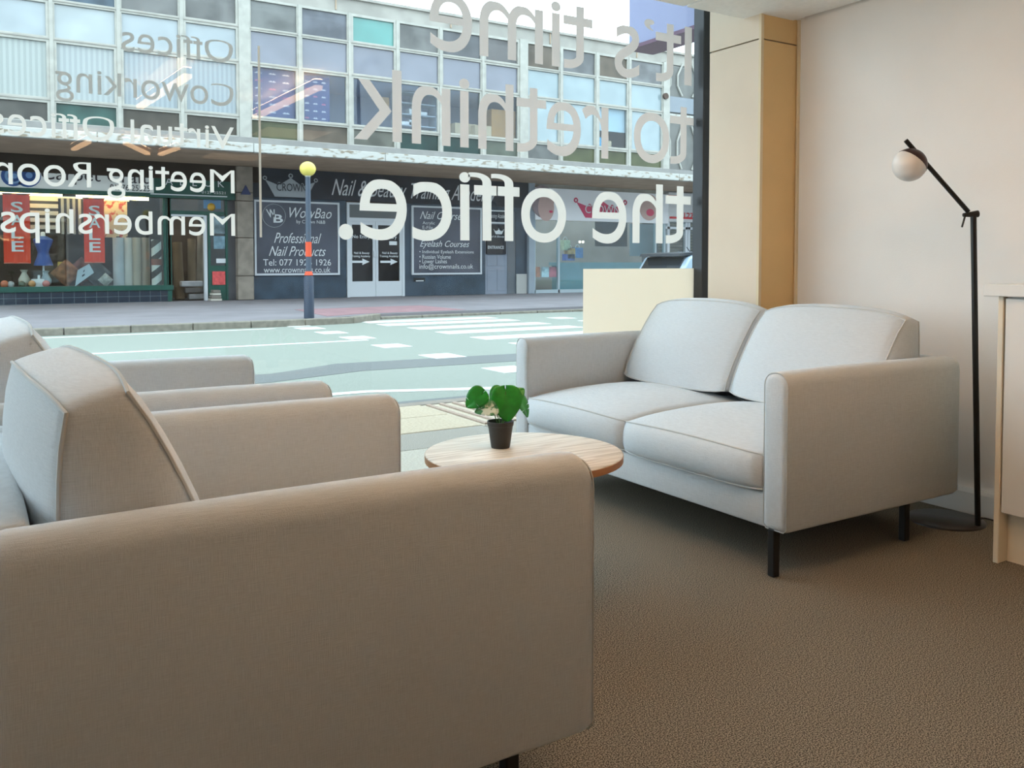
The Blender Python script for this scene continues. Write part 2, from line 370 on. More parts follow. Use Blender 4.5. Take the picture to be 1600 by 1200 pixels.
for (xa, ya), (xb, yb) in zip(line, line[1:]):
    d = Vector((xb-xa, yb-ya, 0)).normalized(); n = Vector((-d.y, d.x, 0)); A = Vector((xa, ya, 0))+d*.006; B = Vector((xb, yb, 0))-d*.006
    q = [A, B, B+n*.15, A+n*.15]; drop = .06 if xa > 6 else 0
    MB().prism([(p.x, p.y) for p in q], 'z', -.2, FPZ+.002-drop).build('kerb_stone', KST, fp, bevel=.012, seg=1)

# ================================================================== office block opposite
ALB = .55
YU, YF, YS = 19.4, 19.2, 22.4
SOZ = 3.42
blk = thing('office_block', 'long cream framed office block with peeling canopy above the shops', 'building', (9, YU, 0))
def zrow(px, py): return at(px, py, y=YU)[2]
ZR = [zrow(472, 9), zrow(420, 48.5), zrow(420, 102), zrow(420, 186), zrow(420, 219)]
ZROOF = at(830, 46, y=YU)[2]
POST = [at(p, 120, y=YU)[0] for p in (381.5, 817, 1040)]
M1 = [at(p, 120, y=YU)[0] for p in (81, 186, 284)]
step = M1[2]-M1[1]
cols = [M1[0]-step*k for k in range(7, 0, -1)] + M1 + [POST[0]] + [at(p, 120, y=YU)[0] for p in (468, 546, 620.5, 688, 754)] + [POST[1]] + [at(p, 120, y=YU)[0] for p in (876, 932, 983)] + [POST[2]]
XL, XR = cols[0], 27.
MB().box(XL, XR, YU+.05, YU+.5, ZR[0]+.02, ZROOF).build('parapet', CONC, blk)
for k in range(9):
    x = XL+2.4+k*3.0
    MB().box(x-.012, x+.012, YU+.02, YU+.06, ZR[0]+.05, ZROOF).build('parapet_joint', SOFF, blk)
MB().box(XL, XR, YU-.02, YU+.5, ZROOF, ZROOF+.06).build('coping', CONC, blk)
ALB = 1.0; OFW = mat('grey_office_wall', (186, 190, 204), .9); POSTM = mat('dark_blue_poster', (46, 58, 104), .5); ALB = .55
MB().box(XL, XR, YU+2.2, YU+2.3, 3.6, ZROOF).build('back_wall', OFW, blk)
MB().box(XL, XR, YU+.1, YU+2.3, ZR[3]-.08, ZR[3]-.02).build('office_floor', OFW, blk)
MB().box(XL, XR, YU+.1, YU+2.3, ZR[2]-.04, ZR[2]+.02).build('office_ceiling', OFW, blk)
MB().box(XL, XR, YF, YS+.6, SOZ, SOZ+.03).build('soffit', SOFF, blk)
ZF1 = at(420, 226, y=YF)[2]
SEG = [XL+i*3.1 for i in range(int((XR-XL)/3.1)+1)]
for a in SEG: MB().box(a+.004, a+3.096, YF-.04, YF+.14, SOZ-.02, ZF1).build('fascia_board', PEEL, blk, bevel=.012, seg=1)
MB().box(XL, XR, YF, YU+.12, ZF1, ZR[4]).build('ledge_flashing', mat('grey_flashing', (178, 176, 172), .6, noise=.1, nscale=4), blk)
for x in POST:
    MB().box(x-.12, x+.12, YU-.06, YU+.1, ZR[4], ZR[0]+.03).build('post', CREAMFR, blk)
# panes
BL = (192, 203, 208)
PANEM = {}
def pm(rgb, kind='p'):
    k = (rgb, kind)
    if k not in PANEM:
        if kind == 'blind': PANEM[k] = stripes('blind_pane_%d' % len(PANEM), rgb, tuple(int(v*.93) for v in rgb), 3.2, 'X', .3)
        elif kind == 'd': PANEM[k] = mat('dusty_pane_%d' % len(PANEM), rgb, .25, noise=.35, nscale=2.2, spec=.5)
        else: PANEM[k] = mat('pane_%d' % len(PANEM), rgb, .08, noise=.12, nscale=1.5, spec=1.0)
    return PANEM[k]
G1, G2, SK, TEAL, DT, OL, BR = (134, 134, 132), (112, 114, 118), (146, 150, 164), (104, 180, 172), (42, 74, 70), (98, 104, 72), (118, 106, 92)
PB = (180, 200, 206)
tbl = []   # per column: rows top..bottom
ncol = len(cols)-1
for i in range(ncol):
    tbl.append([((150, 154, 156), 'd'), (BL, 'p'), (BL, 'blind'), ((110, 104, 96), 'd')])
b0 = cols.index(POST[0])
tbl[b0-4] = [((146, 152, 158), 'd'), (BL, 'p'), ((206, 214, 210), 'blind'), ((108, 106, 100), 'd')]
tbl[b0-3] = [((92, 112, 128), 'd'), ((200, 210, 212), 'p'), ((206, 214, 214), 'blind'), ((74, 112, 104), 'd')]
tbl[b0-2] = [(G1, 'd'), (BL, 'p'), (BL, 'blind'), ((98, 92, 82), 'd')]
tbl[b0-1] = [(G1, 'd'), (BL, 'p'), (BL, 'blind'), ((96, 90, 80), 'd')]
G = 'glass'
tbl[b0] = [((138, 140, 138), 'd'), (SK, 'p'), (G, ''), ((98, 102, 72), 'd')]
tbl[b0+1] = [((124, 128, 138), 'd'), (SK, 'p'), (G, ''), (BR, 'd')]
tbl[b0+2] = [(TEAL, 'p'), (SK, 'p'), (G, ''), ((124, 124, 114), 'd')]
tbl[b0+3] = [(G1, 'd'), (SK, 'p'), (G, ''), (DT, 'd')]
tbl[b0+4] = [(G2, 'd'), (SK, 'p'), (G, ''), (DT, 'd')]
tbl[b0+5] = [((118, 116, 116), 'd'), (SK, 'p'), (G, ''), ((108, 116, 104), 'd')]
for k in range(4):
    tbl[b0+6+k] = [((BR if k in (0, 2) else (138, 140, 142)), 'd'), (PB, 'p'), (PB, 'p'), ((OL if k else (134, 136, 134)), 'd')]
tbl[b0+8][2] = (G, '')
OFFGL = glass('office_glass', (.90, .94, .97), .03)
for i in range(ncol):
    xa, xb = cols[i], cols[i+1]
    la = .12 if xa in POST else 0; lb = .12 if xb in POST else 0
    if not la: MB().box(xa-.035, xa+.035, YU-.05, YU+.08, ZR[4], ZR[0]).build('mullion', CREAMFR, blk)
    for r in range(4):
        z1, z0 = ZR[r], ZR[r+1]; x0, x1 = xa+.035+la*.7, xb-.035-lb*.7
        t = .055 if (i*7+r*3) % 3 == 0 or r == 2 else .03
        f = frame_mb(x0, x1, YU-.03, YU+.05, z0, z1, t, t, .02+t*.5, .035+t*.5)
        fo = f.build('window_frame', CREAMFR, blk)
        MB().box(xa, xb, YU-.045, YU+.02, z0-.012, z0+.012).build('transom', CONC, blk) if r < 3 else None
        c, kd = tbl[i][r]
        MB().box(x0+t, x1-t, YU+.02, YU+.03, z0+.02+t*.5, z1-.035-t*.5).build('window_pane', OFFGL if c == G else pm(c, kd), fo)
# lattice end of the block
xh = POST[2]
MB().box(xh+.12, XR, YU+.06, YU+.2, ZR[4], ZR[0]).build('end_panel', mat('grey_end_panel', (150, 150, 146), .8, noise=.1, nscale=3), blk)
for (za, zb, m) in ((ZR[2]+.05, ZR[1]-.25, mat('grey_end_glass', (160, 170, 180), .1)), (ZR[2]-.2, ZR[2]+.0, PEEL)):
    MB().box(xh+.14, XR, YU, YU+.07, za, zb).build('end_band', m, blk)
for z0, hh in ((ZR[1]-.2, .95), (ZR[4]+.05, 1.3)):
    for k in range(5):
        x = xh+.35+k*1.05
        for s in (-1, 1):
            MB().tube([(x+s*.32, YU+.02, z0), (x+s*.14, YU+.02, z0+hh*.3), (x+s*.14, YU+.02, z0+hh*.62), (x+s*.34, YU+.02, z0+hh)], .03, 6).build('lattice_bar', CREAMFR, blk)
# canopy pipes, round vent
vp = at(1037, 151, y=YU); MB().tube([(vp[0], YU-.12, vp[2]), (vp[0], YU-.05, vp[2])], .09, 14).build('vent_cap', mat('rusty_cap', (104, 84, 74), .8), blk)
# stone pillars between the shops, block by block
def pillar(x0, x1, zs, y0=YS-.25):
    for a, bz in zip(zs, zs[1:]):
        MB().box(x0, x1, y0, YS+.3, a+.006, bz-.006).build('stone_block', STONE, blk, bevel=.012, seg=1)
zp = [at(384, v, y=YS)[2] for v in (470, 431, 372, 315, 302, 257)]; zp[0] = FPZ; zp[-1] = SOZ
a = rect(371, 396, 300, 400, YS-.25); pillar(a[0], a[1], zp)
PILX0, PILX1 = a[0], a[1]
MB().box(XL, PILX1+.2, YS-.12, YS+.5, 3.02, SOZ).build('shop_lintel', mat('dark_lintel', (70, 62, 54), .9, noise=.2, nscale=3), blk)
tq = rect(376, 392, 289, 304, YS-.27)
MB().prism([(tq[0], tq[2]), (tq[1], tq[2]), ((tq[0]+tq[1])/2, tq[3])], 'y', YS-.28, YS-.25).build('triangular_sign', mat('blue_plaque', (58, 74, 122), .6), blk, label='small blue triangular plaque on the stone pillar')
MB().box(XL, XR, YS+2.6, YS+2.8, 0, SOZ).build('rear_wall', mat('shop_back_wall', (92, 82, 74), .9, noise=.2, nscale=1.5), blk)

# things inside the office windows
def pxbox(name, x0, x1, y0, y1, Y, dp, m, label, cat, group=None, rz=0):
    a = rect(x0, x1, y0, y1, Y); return tag(MB().box(a[0], a[1], Y, Y+dp, a[2], a[3]).build(name, m), label, cat, group)
OFZ = ZR[3]-.02
ALB = .85
CARD = mat('brown_cardboard', (178, 132, 82), .9, noise=.1, nscale=6); CARD2 = mat('pale_cardboard', (206, 182, 148), .9, noise=.1, nscale=6)
def carton(x0, x1, y0, Y, dp, m, label, group=None):
    xa = at(x0, 190, y=Y)[0]; xb = at(x1, 190, y=Y)[0]; z1 = at((x0+x1)/2, y0, y=Y)[2]
    t = thing('carton', label, 'box', ((xa+xb)/2, Y+dp/2, OFZ), group)
    MB().box(xa, xb, Y, Y+dp, OFZ, z1).build('body', m, t, bevel=.01, seg=1)
    MB().box(xa-.004, xb+.004, Y+dp*.45, Y+dp*.55, z1-.12, z1+.004).build('tape', mat('parcel_tape', (196, 166, 122), .4), t)
    return t
carton(768, 806, 172, YU+.32, .5, CARD, 'tall brown carton in the first floor window behind the letter h')
carton(742, 768, 196, YU+.3, .45, CARD2, 'low pale carton in the first floor window left of the tall brown carton')
carton(711, 745, 193, YU+.5, .4, CARD2, 'pale carton in the first floor window behind the letter n')
carton(930, 956, 219, YU+.3, .4, CARD2, 'pale carton under the blind in the right hand first floor window')
tag(MB().box(*[at(p, 225, y=YU+.3)[0] for p in (933, 942)], YU+.2, YU+.28, OFZ, OFZ+.35).build('blue_bag', mat('cyan_plastic', (60, 160, 200), .5)), 'bright cyan bag beside pale carton in the right hand office window', 'bag')
tag(MB().box(at(934, 190, y=YU+.12)[0], at(979, 190, y=YU+.12)[0], YU+.1, YU+.12, ZR[3]+.5, ZR[2]-.04).build('roller_blind', mat('pale_blind', PB, .8)), 'pale blue roller blind half down over cartons in office window', 'blind')
sh = thing('shelf_unit', 'pale shelving with white paper stacks in the first floor window', 'shelf', (at(650, 180, y=YU+.9)[0], YU+.9, OFZ))
xa, xb = at(622, 180, y=YU+.8)[0], at(682, 180, y=YU+.8)[0]
SHM = mat('pale_shelving', (186, 192, 198), .7)
for x in (xa, (xa+xb)/2, xb): MB().box(x-.02, x+.02, YU+.8, YU+1.2, OFZ, OFZ+1.15).build('upright', SHM, sh)
for z in (.02, .3, .58, .86, 1.13): MB().box(xa, xb, YU+.8, YU+1.2, OFZ+z-.015, OFZ+z+.015).build('shelf_board', SHM, sh)
for k in range(7):
    x = xa+.1+(k % 4)*(xb-xa-.2)/4; z = OFZ+(.035, .315, .595)[k % 3]
    tag(MB().box(x, x+.28, YU+.82, YU+1.1, z, z+.08+.05*(k % 2)).build('paper_stack', WHITE), 'white paper stack on the %s office shelf, %s from the left' % (('lowest', 'second', 'third')[k % 3], ('first', 'second', 'third', 'last')[k % 4]), 'papers', 'paper stacks on the office shelving')
tag(MB().box(at(597, 160, y=YU+.7)[0], at(608, 160, y=YU+.7)[0], YU+.7, YU+.72, at(602, 168, y=YU+.7)[2], at(602, 152, y=YU+.7)[2]).build('notice', mat('tan_paper', (190, 150, 110), .8)), 'tan notice hanging behind the letter k in the office window', 'notice')
# two dark blue price posters on the office glass
PINKM = mat('pink_print', (200, 108, 140), .6)
for (x0, x1, y0, y1, lab) in ((393, 462, 106, 183, 'dark blue price poster filling the window left of the other poster'), (473, 515, 119, 192, 'narrower dark blue price poster in the window beside bare glass')):
    Y = YU+.1; t = thing('price_poster', lab, 'poster', (at((x0+x1)/2, y1, y=Y)[0], Y, at((x0+x1)/2, y1, y=Y)[2]))
    a = rect(x0, x1, y0, y1, Y); MB().box(a[0], a[1], Y, Y+.01, a[2], a[3]).build('sheet', POSTM, t)
    bw, bp_ = MB(), MB(); wd, ht = a[1]-a[0], a[3]-a[2]
    for r in range(6):
        for c in range(3):
            u, v = a[0]+wd*(.08+.31*c), a[2]+ht*(.08+.155*r)
            tgt = bp_ if (r+c) % 4 == 0 else bw
            for q in range(5): tgt.box(u+wd*.032*q, u+wd*(.032*q+.022), Y-.006, Y-.001, v, v+ht*(.035 if q % 2 else .02))
    bw.build('white_print', SIGNW, t); bp_.build('pink_print', PINKM, t)

ALB = .8
# ================================================================== crowns (shop emblem)
def crown(x0, x1, z0, z1, Y, m, parent, name='crown_emblem'):
    W_, H_ = x1-x0, z1-z0
    P = lambda u, v: (x0+u*W_, z0+v*H_)
    pts = [P(.2, 0), P(.8, 0), P(.97, .72), P(.72, .5), P(.5, .86), P(.28, .5), P(.03, .72)]
    b = MB().prism(pts, 'y', Y-.012, Y-.004)
    for u, v, r in ((.02, .8, .05), (.98, .8, .05), (.5, .95, .055), (.28, .58, .035), (.72, .58, .035)):
        c = P(u, v); b.tube([(c[0]+r*W_*.6*math.cos(t), Y-.008, c[1]+r*W_*.6*math.sin(t)) for t in [2*PI*k/12 for k in range(12)]], r*W_*.22, 5, closed=True)
    return b.build(name, m, parent)

# ------------------------------------------------------------------ shop 1: carpet shop
ALB = .85
s1 = thing('carpet_shop', 'green carpet shop front with white sign and navy tiled stall riser', 'shopfront', (1.5, YS, FPZ))
a = rect(-60, 241, 257, 299, YS-.1)
z_sg0, z_sg1 = at(120, 297, y=YS-.1)[2], at(120, 257.5, y=YS-.1)[2]
xs_r = at(240, 275, y=YS-.1)[0]; XS0 = -5.5; xs_e = at(367, 290, y=YS-.1)[0]
SGW = mat('pale_sign_board', (244, 244, 238), .5, noise=.05, nscale=2)
MB().box(XS0, xs_r, YS-.1, YS, z_sg0, z_sg1).build('sign_board', SGW, s1)
MB().box(xs_r, xs_e, YS-.1, YS, z_sg0, z_sg1-.05).build('green_sign_board', GREEN, s1)
MB().box(XS0, xs_e, YS-.14, YS+.05, z_sg0-.1, z_sg0).build('green_rail', GREEN, s1)
ln = rect(235, 355, 301.5, 304, YS-.15); MB().box(ln[0], ln[1], YS-.15, YS-.14, z_sg0-.035, z_sg0-.01).build('trim_strip', SIGNW, s1)
INK = mat('dark_ink', (46, 42, 50), .6)
px_text('Carpet Craft', 64, 232, 264, 290, YS-.1, INK, s1)
px_text('01276 25525', 172, 234, 289, 298, YS-.1, INK, s1)
px_text('A  B  E  C  K', 258, 350, 279, 291, YS-.1, SIGNW, s1)
px_text('0127 25521', 315, 352, 299, 303, YS-.1, SIGNW, s1)
for (px_, py_, col, sc) in ((20, 275, (52, 90, 150), 1.0), (43, 274, (40, 84, 150), 1.15)):
    c = at(px_, py_, y=YS-.1)
    for j, (r, cc) in enumerate(((.23, col), (.17, (120, 160, 200)), (.125, (30, 70, 130)), (.06, (110, 150, 200)))):
        MB().tube([(c[0]+.01*j, YS-.104-.003*j, c[2]), (c[0]+.01*j, YS-.106-.003*j, c[2])], r*sc, 20).build('roundel', mat('roundel_%d_%d' % (px_, j), cc, .6), s1)
sz0, sz1 = at(135, 455, y=YS)[2], at(135, 447, y=YS)[2]
xw_e = at(266, 400, y=YS)[0]
MB().box(XS0, xw_e+.05, YS-.06, YS+.12, sz0, sz1).build('cill', GREEN, s1)
MB().box(XS0, xw_e, YS-.0, YS+.12, FPZ-.02, sz0).build('stall_riser', mat('pale_grout', (120, 132, 138), .9), s1)
tw = .235; th_ = (sz0-FPZ)/2
tme = MB().box(.006, tw-.006, -.014, .002, .006, th_-.006).mesh('tile', NAVYT, bevel=.003, seg=1)
nt_ = int((xw_e-XS0)/tw)
for k in range(nt_):
    for r in range(2):
        o = link('tile', tme, s1); o.location = (xw_e-(k+1)*tw+(.08 if r else 0)*0, YS, FPZ+r*th_)
for x in (xw_e-.02, at(258, 400, y=YS)[0]):
    MB().box(x-.03, x+.03, YS-.02, YS+.08, sz1, z_sg0-.1).build('green_post', GREEN, s1)
MB().box(XS0, xw_e-.05, YS+.02, YS+.026, sz1, z_sg0-.1).build('display_window', SHOPGL, s1)
MB().box(XS0, xw_e+.1, YS+.1, YS+1.3, sz1-.06, sz1-.02).build('display_floor', mat('display_cloth', (104, 92, 84), .9), s1)
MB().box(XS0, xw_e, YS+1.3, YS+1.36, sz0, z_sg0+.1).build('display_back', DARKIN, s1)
# doorway and sidelight
d0, d1 = at(268, 400, y=YS)[0], at(319, 400, y=YS)[0]; dz = at(295, 336, y=YS)[2]
MB().box(d0-.1, d0, YS-.02, YS+.1, FPZ, z_sg0-.1).build('door_post', GREEN, s1)
MB().box(d1, d1+.07, YS-.03, YS+.1, FPZ, dz).build('door_jamb', WFRAME, s1)
MB().box(d0, d1, YS-.03, YS+.04, dz-.04, dz+.01).build('door_head', WFRAME, s1)
MB().box(d0, xs_e-.25, YS-.02, YS+.1, dz+.01, dz+.1).build('transom_bar', GREEN, s1)
MB().box(d0, xs_e-.25, YS+.03, YS+.036, dz+.1, z_sg0-.1).build('transom_light', SHOPGL, s1)
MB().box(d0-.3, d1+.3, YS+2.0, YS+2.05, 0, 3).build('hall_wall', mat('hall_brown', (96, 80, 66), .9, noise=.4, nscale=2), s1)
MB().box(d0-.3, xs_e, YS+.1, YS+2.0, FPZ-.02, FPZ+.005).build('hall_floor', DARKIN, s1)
g0, g1 = at(325, 400, y=YS)[0], at(356, 400, y=YS)[0]
gm = at(340, 415, y=YS)[2]
MB().box(g0, g0+.06, YS-.02, YS+.08, FPZ, dz).build('green_post', GREEN, s1); MB().box(g1-.05, g1, YS-.02, YS+.08, FPZ, z_sg0-.1).build('green_post', GREEN, s1)
MB().box(g0+.06, g1-.05, YS, YS+.06, FPZ, gm).build('green_panel', GREEN, s1)
MB().box(g0+.06, g1-.05, YS+.03, YS+.036, gm, dz).build('side_light', SHOPGL, s1)
MB().box(g1, PILX0, YS-.02, YS+.3, FPZ, 3.02).build('dark_pier', mat('dark_grey_pier', (74, 74, 78), .7, noise=.2, nscale=2), s1)

# goods in the carpet shop
TUBEM = mat('warm_tube', (255, 224, 150), .5, emit=26.0)
for (x0, x1, y, lab) in ((-40, 97, 302.5, 'left long glowing tube light under the carpet shop sign'), (119, 232, 309, 'right glowing tube light under the carpet shop sign')):
    p, q = at(x0, y-3 if x0 < 0 else y-1.5, y=YS+.3), at(x1, y+1.5, y=YS+.3)
    z = (p[2]+q[2])/2
    t = thing('tube_light', lab, 'light', ((p[0]+q[0])/2, YS+.3, z)); MB().tube([(p[0], YS+.3, z), (q[0], YS+.3, z)], .04, 10).build('tube', TUBEM, t)
    MB().box(p[0], q[0], YS+.27, YS+.33, z+.045, z+.07).build('batten', WHITE, t); MB().box(p[0], p[0]+.03, YS+.28, YS+.32, z, z+.3).build('hanger', WHITE, t); MB().box(q[0]-.03, q[0], YS+.28, YS+.32, z, z+.3).build('hanger', WHITE, t)
def banner(x0, x1, y0, y1, ls, lab):
    Y = YS+.22; a = rect(x0, x1, y0, y1, Y); t = thing('sale_banner', lab, 'banner', ((a[0]+a[1])/2, Y, a[2]))
    n = 10; b = MB()
    vs = [(a[0]+(a[1]-a[0])*i/n, Y+.02*math.sin(i*1.1)+k*.006, z) for k in (0, 1) for z in (a[2], a[3]) for i in range(n+1)]
    fs = [(i, i+1, n+2+i, n+1+i) for i in range(n)] + [(2*(n+1)+i, 3*(n+1)+i, 3*(n+1)+i+1, 2*(n+1)+i+1) for i in range(n)]
    b.add(vs, fs); b.build('cloth', RED, t)
    xm = (a[0]+a[1])/2; h = (a[3]-a[2])
    MB().tube([(a[0]-.02, Y, a[3]), (a[1]+.02, Y, a[3])], .015, 6).build('rail', BLACK, t)
    MB().tube([(a[0], Y, a[2]), (a[1], Y, a[2])], .015, 6).build('bottom_rail', mat('pink_hem', (230, 130, 110), .7), t)
    for i, ch in enumerate('SALE'):
        zt = a[3]-h*(.10+.19*i)-.02; lettering(ch, xm-.11, xm+.13, zt-.235, zt, Y-.03, CLOTHW, t, bold=.012)
banner(5, 47, 303, 411, 0, 'left red banner with white SALE letters in the carpet shop window')
banner(131, 163, 310, 410, 0, 'right red banner with white SALE letters beside the floral rug')
def rug(x0, x1, y0, y1, Y, m, lab):
    a = rect(x0, x1, y0, y1, Y); t = thing('hanging_rug', lab, 'rug', ((a[0]+a[1])/2, Y, a[2]))
    MB().box(a[0], a[1], Y, Y+.02, a[2], a[3]).build('pile', m, t); MB().tube([(a[0]-.05, Y+.01, a[3]), (a[1]+.05, Y+.01, a[3])], .025, 8).build('pole', WHITE, t)
rug(47, 91, 306, 358, YS+.6, stripes('cross_striped_rug', (206, 196, 184), (58, 52, 50), 1.9, 'Z', duty=.62), 'cream rug with dark cross stripes hanging beside left sale banner')
rug(94, 131, 309, 366, YS+.6, stripes('upright_striped_rug', (176, 172, 164), (46, 44, 44), 2.6, 'X', duty=.5), 'grey rug with black upright stripes hanging left of right sale banner')
rug(163, 199, 313, 371, YS+.62, mat('floral_rug', (206, 182, 150), .9, noise=.4, nscale=9, rgb2=(178, 66, 54), band=(.40, .47)), 'beige floral rug with red flowers hanging right of the sale banner')
# blue dress form
c = at(68, 415, y=YS+.45); t = thing('dress_form', 'blue dress form on a white stand in the carpet shop window', 'mannequin', (c[0], YS+.45, sz1-.02)); cz = c[2]
MB().lathe([(.20, 0), (.19, .05), (.13, .22), (.115, .30), (.14, .40), (.20, .55), (.21, .60), (.12, .66), (.07, .68)], (c[0], YS+.45, cz), 16).build('torso', mat('blue_satin', (48, 92, 168), .5, noise=.2, nscale=6), t, smooth=True)
MB().lathe([(.05, .68), (.045, .76), (.03, .78)], (c[0], YS+.45, cz), 12).build('neck', WHITE, t, smooth=True)
MB().lathe([(.02, cz-sz1+.02), (.025, .06), (.10, .03), (.12, 0)][::-1], (c[0], YS+.45, sz1-.02), 14).build('stand', WHITE, t, smooth=True)
def vase(px_, Y, h, m, lab):
    c = at(px_, 440, y=Y); prof = [(.05, 0), (.12, .25), (.13, .45), (.06, .78), (.05, .85), (.09, 1.0)]
    tag(MB().lathe([(r*h/.42, z*h) for r, z in prof], (c[0], Y, sz1-.02), 14).build('vase', m, smooth=True), lab, 'vase')
vase(38, YS+.5, .40, mat('stoneware', (196, 190, 172), .3), 'cream flared vase left of the dress form stand')
vase(72, YS+.4, .38, mat('grey_glaze', (160, 172, 176), .3), 'grey glazed flared vase below the blue dress form')
for px_, r, c_, lab in ((7, .085, (226, 120, 80), 'orange glass ball under the left sale banner'), (17, .075, (196, 190, 184), 'pearl ball beside the orange ball in the shop window'), (34, .075, (96, 100, 78), 'dark green ball in front of the cream vase'), (50, .08, (216, 150, 92), 'amber ball between the two vases'), (72, .08, (222, 130, 124), 'pink ball in front of the grey vase')):
    q = at(px_, 443, y=YS+.22); tag(MB().ball((q[0], YS+.22, sz1-.02+r), r, 14).build('glass_ball', mat('ball_%d' % px_, c_, .12, coat=.5), smooth=True), lab, 'ornament')
q = at(59, 440, y=YS+.32); t = thing('ornament_house', 'small white house ornament beside the dress form stand', 'ornament', (q[0], YS+.32, sz1-.02))
MB().box(q[0]-.13, q[0]+.13, YS+.27, YS+.37, sz1-.02, sz1+.17).build('body', WHITE, t); MB().box(q[0]+.0, q[0]+.05, YS+.3, YS+.34, sz1+.17, sz1+.26).build('chimney', WHITE, t)
# leaning notice card, cushions and rolls
a = rect(117, 147, 412, 446, YS+.3)
t = thing('notice_card', 'tilted white notice card leaning in the carpet shop window', 'sign', ((a[0]+a[1])/2, YS+.3, sz1-.02))
MB().prism([(a[0], sz1-.01), (a[0]+.06, a[2]+.36), (a[1]-.1, a[3]), (a[1], a[2]+.30)], 'y', YS+.3, YS+.315).build('card', mat('pale_card', (196, 206, 210), .7), t)
for k in range(3): MB().prism([(a[0]+.15+.03*k, a[2]+.20+.1*k), (a[1]-.20, a[2]+.24+.1*k), (a[1]-.20, a[2]+.28+.1*k), (a[0]+.15+.03*k, a[2]+.24+.1*k)], 'y', YS+.294, YS+.2995).build('print_line', INK, t)
tag(MB().box(*[at(p, 416, y=YS+.8)[0] for p in (91, 101)], YS+.8, YS+1.0, at(96, 422, y=YS+.8)[2], at(96, 409, y=YS+.8)[2]).build('yellow_box', mat('yellow_card', (206, 176, 60), .7)), 'small yellow box in the carpet shop behind the dress form', 'box')
def cushion_thing(px_, Y, s, c_, lab, rot):
    q = at(px_, 440, y=Y); b = MB()
    n = 8; vs = []; fs = []
    for sg in (1, -1):
        for i in range(n+1):
            for j in range(n+1):
                u, v = i/n*2-1, j/n*2-1; vs.append((u*s, sg*.10*(1-u**4)**.5*(1-v**4)**.5*s/.25, v*s))
    for k in range(2):
        o = k*(n+1)**2
        for i in range(n):
            for j in range(n): fs.append((o+i*(n+1)+j, o+(i+1)*(n+1)+j, o+(i+1)*(n+1)+j+1, o+i*(n+1)+j+1))
    b.add(vs, fs)
    xf = Matrix.Translation((q[0], Y, sz1-.03+s*1.38)) @ Matrix.Rotation(rot, 4, 'Y')
    tag(b.build('scatter_cushion', mat('cushion_%d' % px_, c_, .9, noise=.5, nscale=9), smooth=True, xf=xf), lab, 'cushion')
cushion_thing(104, YS+.55, .24, (150, 96, 66), 'brown patterned cushion stood on its corner behind the notice card', PI/4)
cushion_thing(150, YS+.62, .24, (86, 92, 96), 'grey cushion stood on its corner right of the notice card', PI/4)
cushion_thing(128, YS+.95, .26, (120, 74, 70), 'dark red cushion stood on its corner below right sale banner', PI/4)
cushion_thing(165, YS+.25, .12, (196, 190, 178), 'small pale cushion lying at the foot of the white carpet rolls', PI/4)
for px_, r, c_, lab in ((186, .13, (196, 200, 202), 'white carpet roll standing nearest the floral rug'), (201, .10, (216, 208, 196), 'cream carpet roll standing between two other rolls'), (214, .11, (186, 172, 152), 'beige carpet roll standing nearest the striped pole'), (228, .10, (168, 150, 130), 'light brown carpet roll directly behind the striped pole')):
    Y = YS+.62; q = at(px_, 440, y=Y); zt = at(px_, 370, y=Y)[2]
    t = thing('carpet_roll', lab, 'carpet roll', (q[0], Y, sz1-.02))
    MB().lathe([(r, 0), (r, zt-sz1)], (q[0], Y, sz1-.02), 14).build('roll', mat('roll_%d' % px_, c_, .95, noise=.1, nscale=3), t, smooth=True)
    MB().lathe([(r*.35, 0), (r*.35, .03)], (q[0], Y, zt-.02), 10).build('core', DARKIN, t)
q = at(245, 440, y=YS+.2); zt = at(245, 373, y=YS+.2)[2]; t = thing('striped_pole', 'black and white spiral striped pole with brown band in shop window', 'pole', (q[0], YS+.2, sz1-.02))
MB().lathe([(.115, 0), (.115, zt-sz1)], (q[0], YS+.2, sz1-.02), 16).build('shaft', stripes('spiral_stripe', (222, 218, 206), (66, 60, 54), 1.1, 'Z', diag=.7, duty=.55), t, smooth=True)
zm = (sz1+zt)/2; MB().lathe([(.12, 0), (.12, .15)], (q[0], YS+.2, zm-.08), 16).build('band', mat('rust_band', (140, 78, 56), .7), t, smooth=True)
# doorway goods and posters
def flat(name, x0, x1, y0, y1, Y, m, lab, cat='poster', th=.01):
    a = rect(x0, x1, y0, y1, Y); return tag(MB().box(a[0], a[1], Y, Y+th, a[2], a[3]).build(name, m), lab, cat)
flat('poster', 318, 345, 312, 326, YS+.1, mat('sky_poster', (70, 140, 190), .6), 'blue poster in the transom above the carpet shop door')
q = at(328, 324, y=YS+.2); tag(MB().ball((q[0], YS+.06, q[2]), .1, 14).build('yellow_balloon', mat('yellow_latex', (208, 160, 60), .3), smooth=True), 'yellow balloon in front of the blue poster above the door', 'balloon')
flat('poster', 333, 353, 337, 365, YS+.06, mat('patterned_poster', (170, 176, 180), .6, noise=.6, nscale=5), 'grey patterned poster high in the side light by the door')
flat('poster', 334, 353, 369, 389, YS+.06, mat('pale_blue_poster', (170, 196, 212), .6, noise=.5, nscale=5), 'pale blue poster low in the side light by the door')
flat('notice', 338, 353, 404, 411, YS+.02, SIGNW, 'small white label above the red plaque by the door', 'notice')
flat('red_plaque', 332, 352, 424, 445, YS-.03, mat('red_plaque_paint', (214, 84, 84), .5, noise=.3, nscale=14), 'red plaque on the green panel by the carpet shop door', 'sign', .02)
a = rect(329, 346, 447, 463, YS-.3)
t = thing('mat_stack', 'stack of striped door mats leaning under the red plaque', 'mats', ((a[0]+a[1])/2, YS-.2, FPZ))
